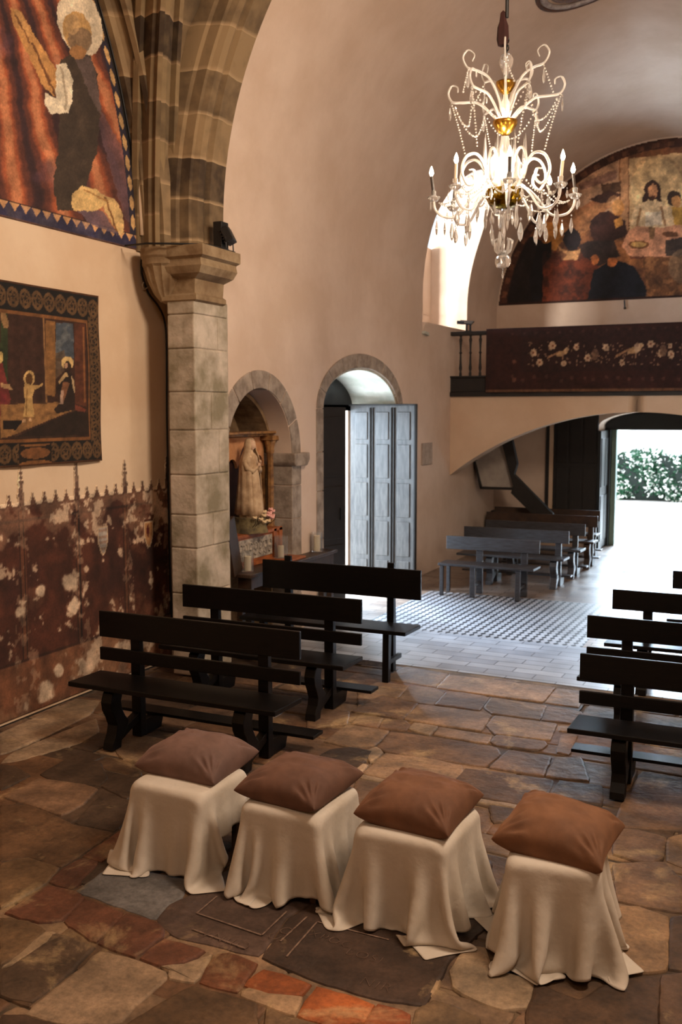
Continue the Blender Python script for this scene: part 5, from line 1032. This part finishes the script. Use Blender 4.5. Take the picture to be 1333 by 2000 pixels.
# ------------------------------------------------------------------ covered stools and cushions
def drape(hw, hd, h, N=52, s=.0226, off=(0, 0), rot=0., seed=1, steps=230, iters=26):
    g = np.random.default_rng(seed); i = (np.arange(N)-(N-1)/2)*s; X, Y = np.meshgrid(i, i)
    c, q = math.cos(rot), math.sin(rot); P = np.stack([X*c-Y*q+off[0], X*q+Y*c+off[1], np.full_like(X, h+.03)], -1)
    P[..., 2] += vnoise(X.ravel()+9, Y.ravel()+9, 5, seed, 3).reshape(X.shape)*.02; V = np.zeros_like(P)
    def con(A, B, L, k):
        d = B-A; l = np.linalg.norm(d, axis=-1, keepdims=True)+1e-9; w_ = d*((l-L)/l*.5*k); A += w_; B -= w_
    r = .022; dt = 1/60.; R0 = np.hypot(X-0, Y-0); C0 = (N-1)//2
    def collide(Q):
        q3 = np.stack([np.abs(Q[..., 0])-(hw-r), np.abs(Q[..., 1])-(hd-r), Q[..., 2]-(h-r)], -1)
        qm = np.maximum(q3, 0); ln = np.linalg.norm(qm, axis=-1); q4 = q3*np.array([1, 1, .6]); sd = np.where(ln > 0, ln, q3.max(-1))-r
        ax = np.eye(3)[np.argmax(q4, -1)]; dep = np.where(ln > 0, sd, np.take_along_axis(q3, np.argmax(q4, -1)[..., None], -1)[..., 0]-r)
        n = np.where((ln > 0)[..., None], qm/(ln[..., None]+1e-9), ax); n[..., 0] *= np.sign(Q[..., 0]+1e-9); n[..., 1] *= np.sign(Q[..., 1]+1e-9)
        m = sd < .004; return np.where(m[..., None], Q+n*(.004-dep)[..., None], Q), m, n
    for st in range(steps):
        V[..., 2] -= 9.8*dt; V *= .975; Pn = P+V*dt
        for it in range(iters):
            for o_ in (0, 1):
                m = (N-o_)//2*2
                con(Pn[:, o_:o_+m:2], Pn[:, o_+1:o_+1+m:2][:, :Pn[:, o_:o_+m:2].shape[1]], s, 1) if Pn[:, o_+1:o_+1+m:2].shape[1] == Pn[:, o_:o_+m:2].shape[1] else con(Pn[:, o_:o_+m:2][:, :-1], Pn[:, o_+1:o_+1+m:2], s, 1)
                A = Pn[o_:o_+m:2]; B = Pn[o_+1:o_+1+m:2]; k_ = min(len(A), len(B)); con(A[:k_], B[:k_], s, 1)
            if it % 3 == 0:
                for o_ in (0, 1):
                    A = Pn[:-1, :-1][o_::2]; B = Pn[1:, 1:][o_::2]; con(A, B, s*1.414, .22)
                    A = Pn[:-1, 1:][o_::2]; B = Pn[1:, :-1][o_::2]; con(A, B, s*1.414, .22)
                for o_ in (0, 1, 2, 3):      # bending
                    A = Pn[:, :-3][:, o_::4]; B = Pn[:, 3:][:, o_::4]; con(A, B, s*3, .07)
                    A = Pn[:-3][o_::4]; B = Pn[3:][o_::4]; con(A, B, s*3, .07)
            if it % 2: Pn, hitm, n = collide(Pn)
        Pn, hitm, n = collide(Pn)
        topc = hitm & (n[..., 2] > .7); Pn[..., :2] = np.where(topc[..., None], P[..., :2]*.92+Pn[..., :2]*.08, Pn[..., :2])
        Vn = (Pn-P)/dt; Vn = np.where(hitm[..., None], Vn*.8, Vn)
        zf = .005-.9*(1-min(1, st/(steps*.80)))
        fl_ = Pn[..., 2] < zf; Pn[..., 2] = np.maximum(Pn[..., 2], zf); Vn = np.where(fl_[..., None], Vn*.35, Vn); P = Pn; V = np.clip(Vn, -2.2, 2.2)
    return P
STW = mat('stool_wood', (96, 70, 48), .7)
def stool(loc, rz, hw, hd, h, label, clabel, **kw):
    t = empty('stool', loc, 'wooden stool entirely hidden under the pale cloth: '+label, 'stool', rz=rz)
    return t
def covered_stool(x, y, rz, hw, hd, h, label, frame_lab, **kw):
    c = empty('cloth_covered_stool', (x, y, 0), label, 'stool', 'cloth covered stools in a row', rz=rz)
    MB().box(-hw+.03, hw-.03, -hd+.03, hd-.03, h-.05, h-.012).build('seat', STW, c, bevel=.01)
    for sx_ in (-1, 1):
        for sy_ in (-1, 1): MB().box(sx_*(hw-.055)-.016, sx_*(hw-.055)+.016, sy_*(hd-.055)-.016, sy_*(hd-.055)+.016, 0, h-.05).build('leg', STW, c)
    P = drape(hw, hd, h, **kw); N = P.shape[0]; I = np.arange(N*N).reshape(N, N); F = np.stack([I[:-1, :-1], I[:-1, 1:], I[1:, 1:], I[1:, :-1]], -1).reshape(-1, 4)
    me = bpy.data.meshes.new('cloth_cover'); me.from_pydata(P.reshape(-1, 3).tolist(), [], F.tolist()); o = bpy.data.objects.new('cloth_cover', me); sc.collection.objects.link(o); o.parent = c
    me.materials.append(CLOTH); me.polygons.foreach_set('use_smooth', [True]*len(me.polygons))
    m1 = o.modifiers.new('smooth', 'SUBSURF'); m1.levels = 1; m1.render_levels = 1; m2 = o.modifiers.new('t', 'SOLIDIFY'); m2.thickness = .002
    return c
def cushion(loc, rot, w, d, hgt, m, label, seed, bend=0.0):
    n = 48; u = np.linspace(-1, 1, n); Uu, Vv = np.meshgrid(u, u)
    px = np.sign(Uu)*np.abs(Uu)**.9; py = np.sign(Vv)*np.abs(Vv)**.9
    pin = lambda t: 1-.085*(1-t**2)               # sides pulled in between the corners
    X = px*w/2*pin(np.abs(py)); Y = py*d/2*pin(np.abs(px))
    prof = ((1-np.abs(px)**2.6)*(1-np.abs(py)**2.6))**.46; nz = vnoise(Uu.ravel()*1+seed, Vv.ravel()+3, 1.6, seed, 4).reshape(Uu.shape)-.5
    rc = np.hypot(1-np.abs(px), 1-np.abs(py)); th = np.arctan2(1-np.abs(py), 1-np.abs(px))
    wr = np.sin(th*16+seed+Uu*2)*np.exp(-((rc-.38)/.2)**2)*.012*smooth(.1, .4, prof)+np.sin(px*26+seed)*np.exp(-((1-np.abs(py))/.13)**2)*.005*prof
    Zt = hgt*.72*prof*(1+.35*nz)+wr; Zb = -hgt*.36*np.minimum(prof*1.6, 1)
    Zs = bend*(px**2*.6+py**2*.4)
    top = np.stack([X, Y, Zt+Zs], -1).reshape(-1, 3); bot = np.stack([X, Y, Zb+Zs], -1).reshape(-1, 3)
    I = np.arange(n*n).reshape(n, n); F = np.stack([I[:-1, :-1], I[:-1, 1:], I[1:, 1:], I[1:, :-1]], -1).reshape(-1, 4)
    v = np.vstack([top, bot]); f = F.tolist()+(F[:, ::-1]+n*n).tolist()
    o = MB(); o.v = [tuple(p) for p in v]; o.f = [tuple(q) for q in f]; o = o.build('velvet_cushion', m, smooth=True); o.location = loc; o.rotation_euler = rot
    md = o.modifiers.new('s', 'SUBSURF'); md.levels = 1; md.render_levels = 1
    tag(o, label, 'cushion', 'velvet cushions on the covered stools'); return o
covered_stool(-2.875, 4.27, -.05, .235, .225, .45, 'first cloth covered stool from the left, its hem trailing on the grey slab', '', off=(-.06, -.05), rot=.10, seed=3)
covered_stool(-2.205, 4.28, -.02, .225, .235, .45, 'second cloth covered stool from the left, with a pointed corner fold of cloth', '', off=(.0, -.02), rot=.35, seed=5)
covered_stool(-1.56, 4.27, -.03, .235, .25, .45, 'third cloth covered stool from the left, with the widest gathered hem', '', off=(.0, -.03), rot=-.18, seed=8, N=56)
covered_stool(-.875, 4.21, .10, .20, .215, .46, 'rightmost cloth covered stool, its hem over the round pale stone', '', off=(.0, -.03), rot=.55, seed=12, N=54)
VA = velvet('velvet_rose_brown', (112, 84, 74), (94, 70, 61)); VB = velvet('velvet_chestnut', (104, 72, 56), (86, 58, 45)); VC = velvet('velvet_rust', (114, 76, 52), (94, 61, 41)); VD = velvet('velvet_tan_brown', (122, 82, 54), (100, 66, 43))
cushion((-2.90, 4.39, .50), (.05, .03, -.02), .52, .47, .18, VA, 'rose brown velvet cushion on the leftmost covered stool', 2)
cushion((-2.22, 4.30, .51), (.04, .0, -.10), .49, .50, .16, VB, 'chestnut velvet cushion on the second covered stool from the left', 5)
cushion((-1.56, 4.29, .51), (.05, .03, -.05), .49, .49, .18, VC, 'rust brown velvet cushion on the third covered stool from the left', 9)
cushion((-.875, 4.25, .51), (.05, .08, -.05), .50, .46, .19, VD, 'plump tan brown velvet cushion on the rightmost covered stool', 14)
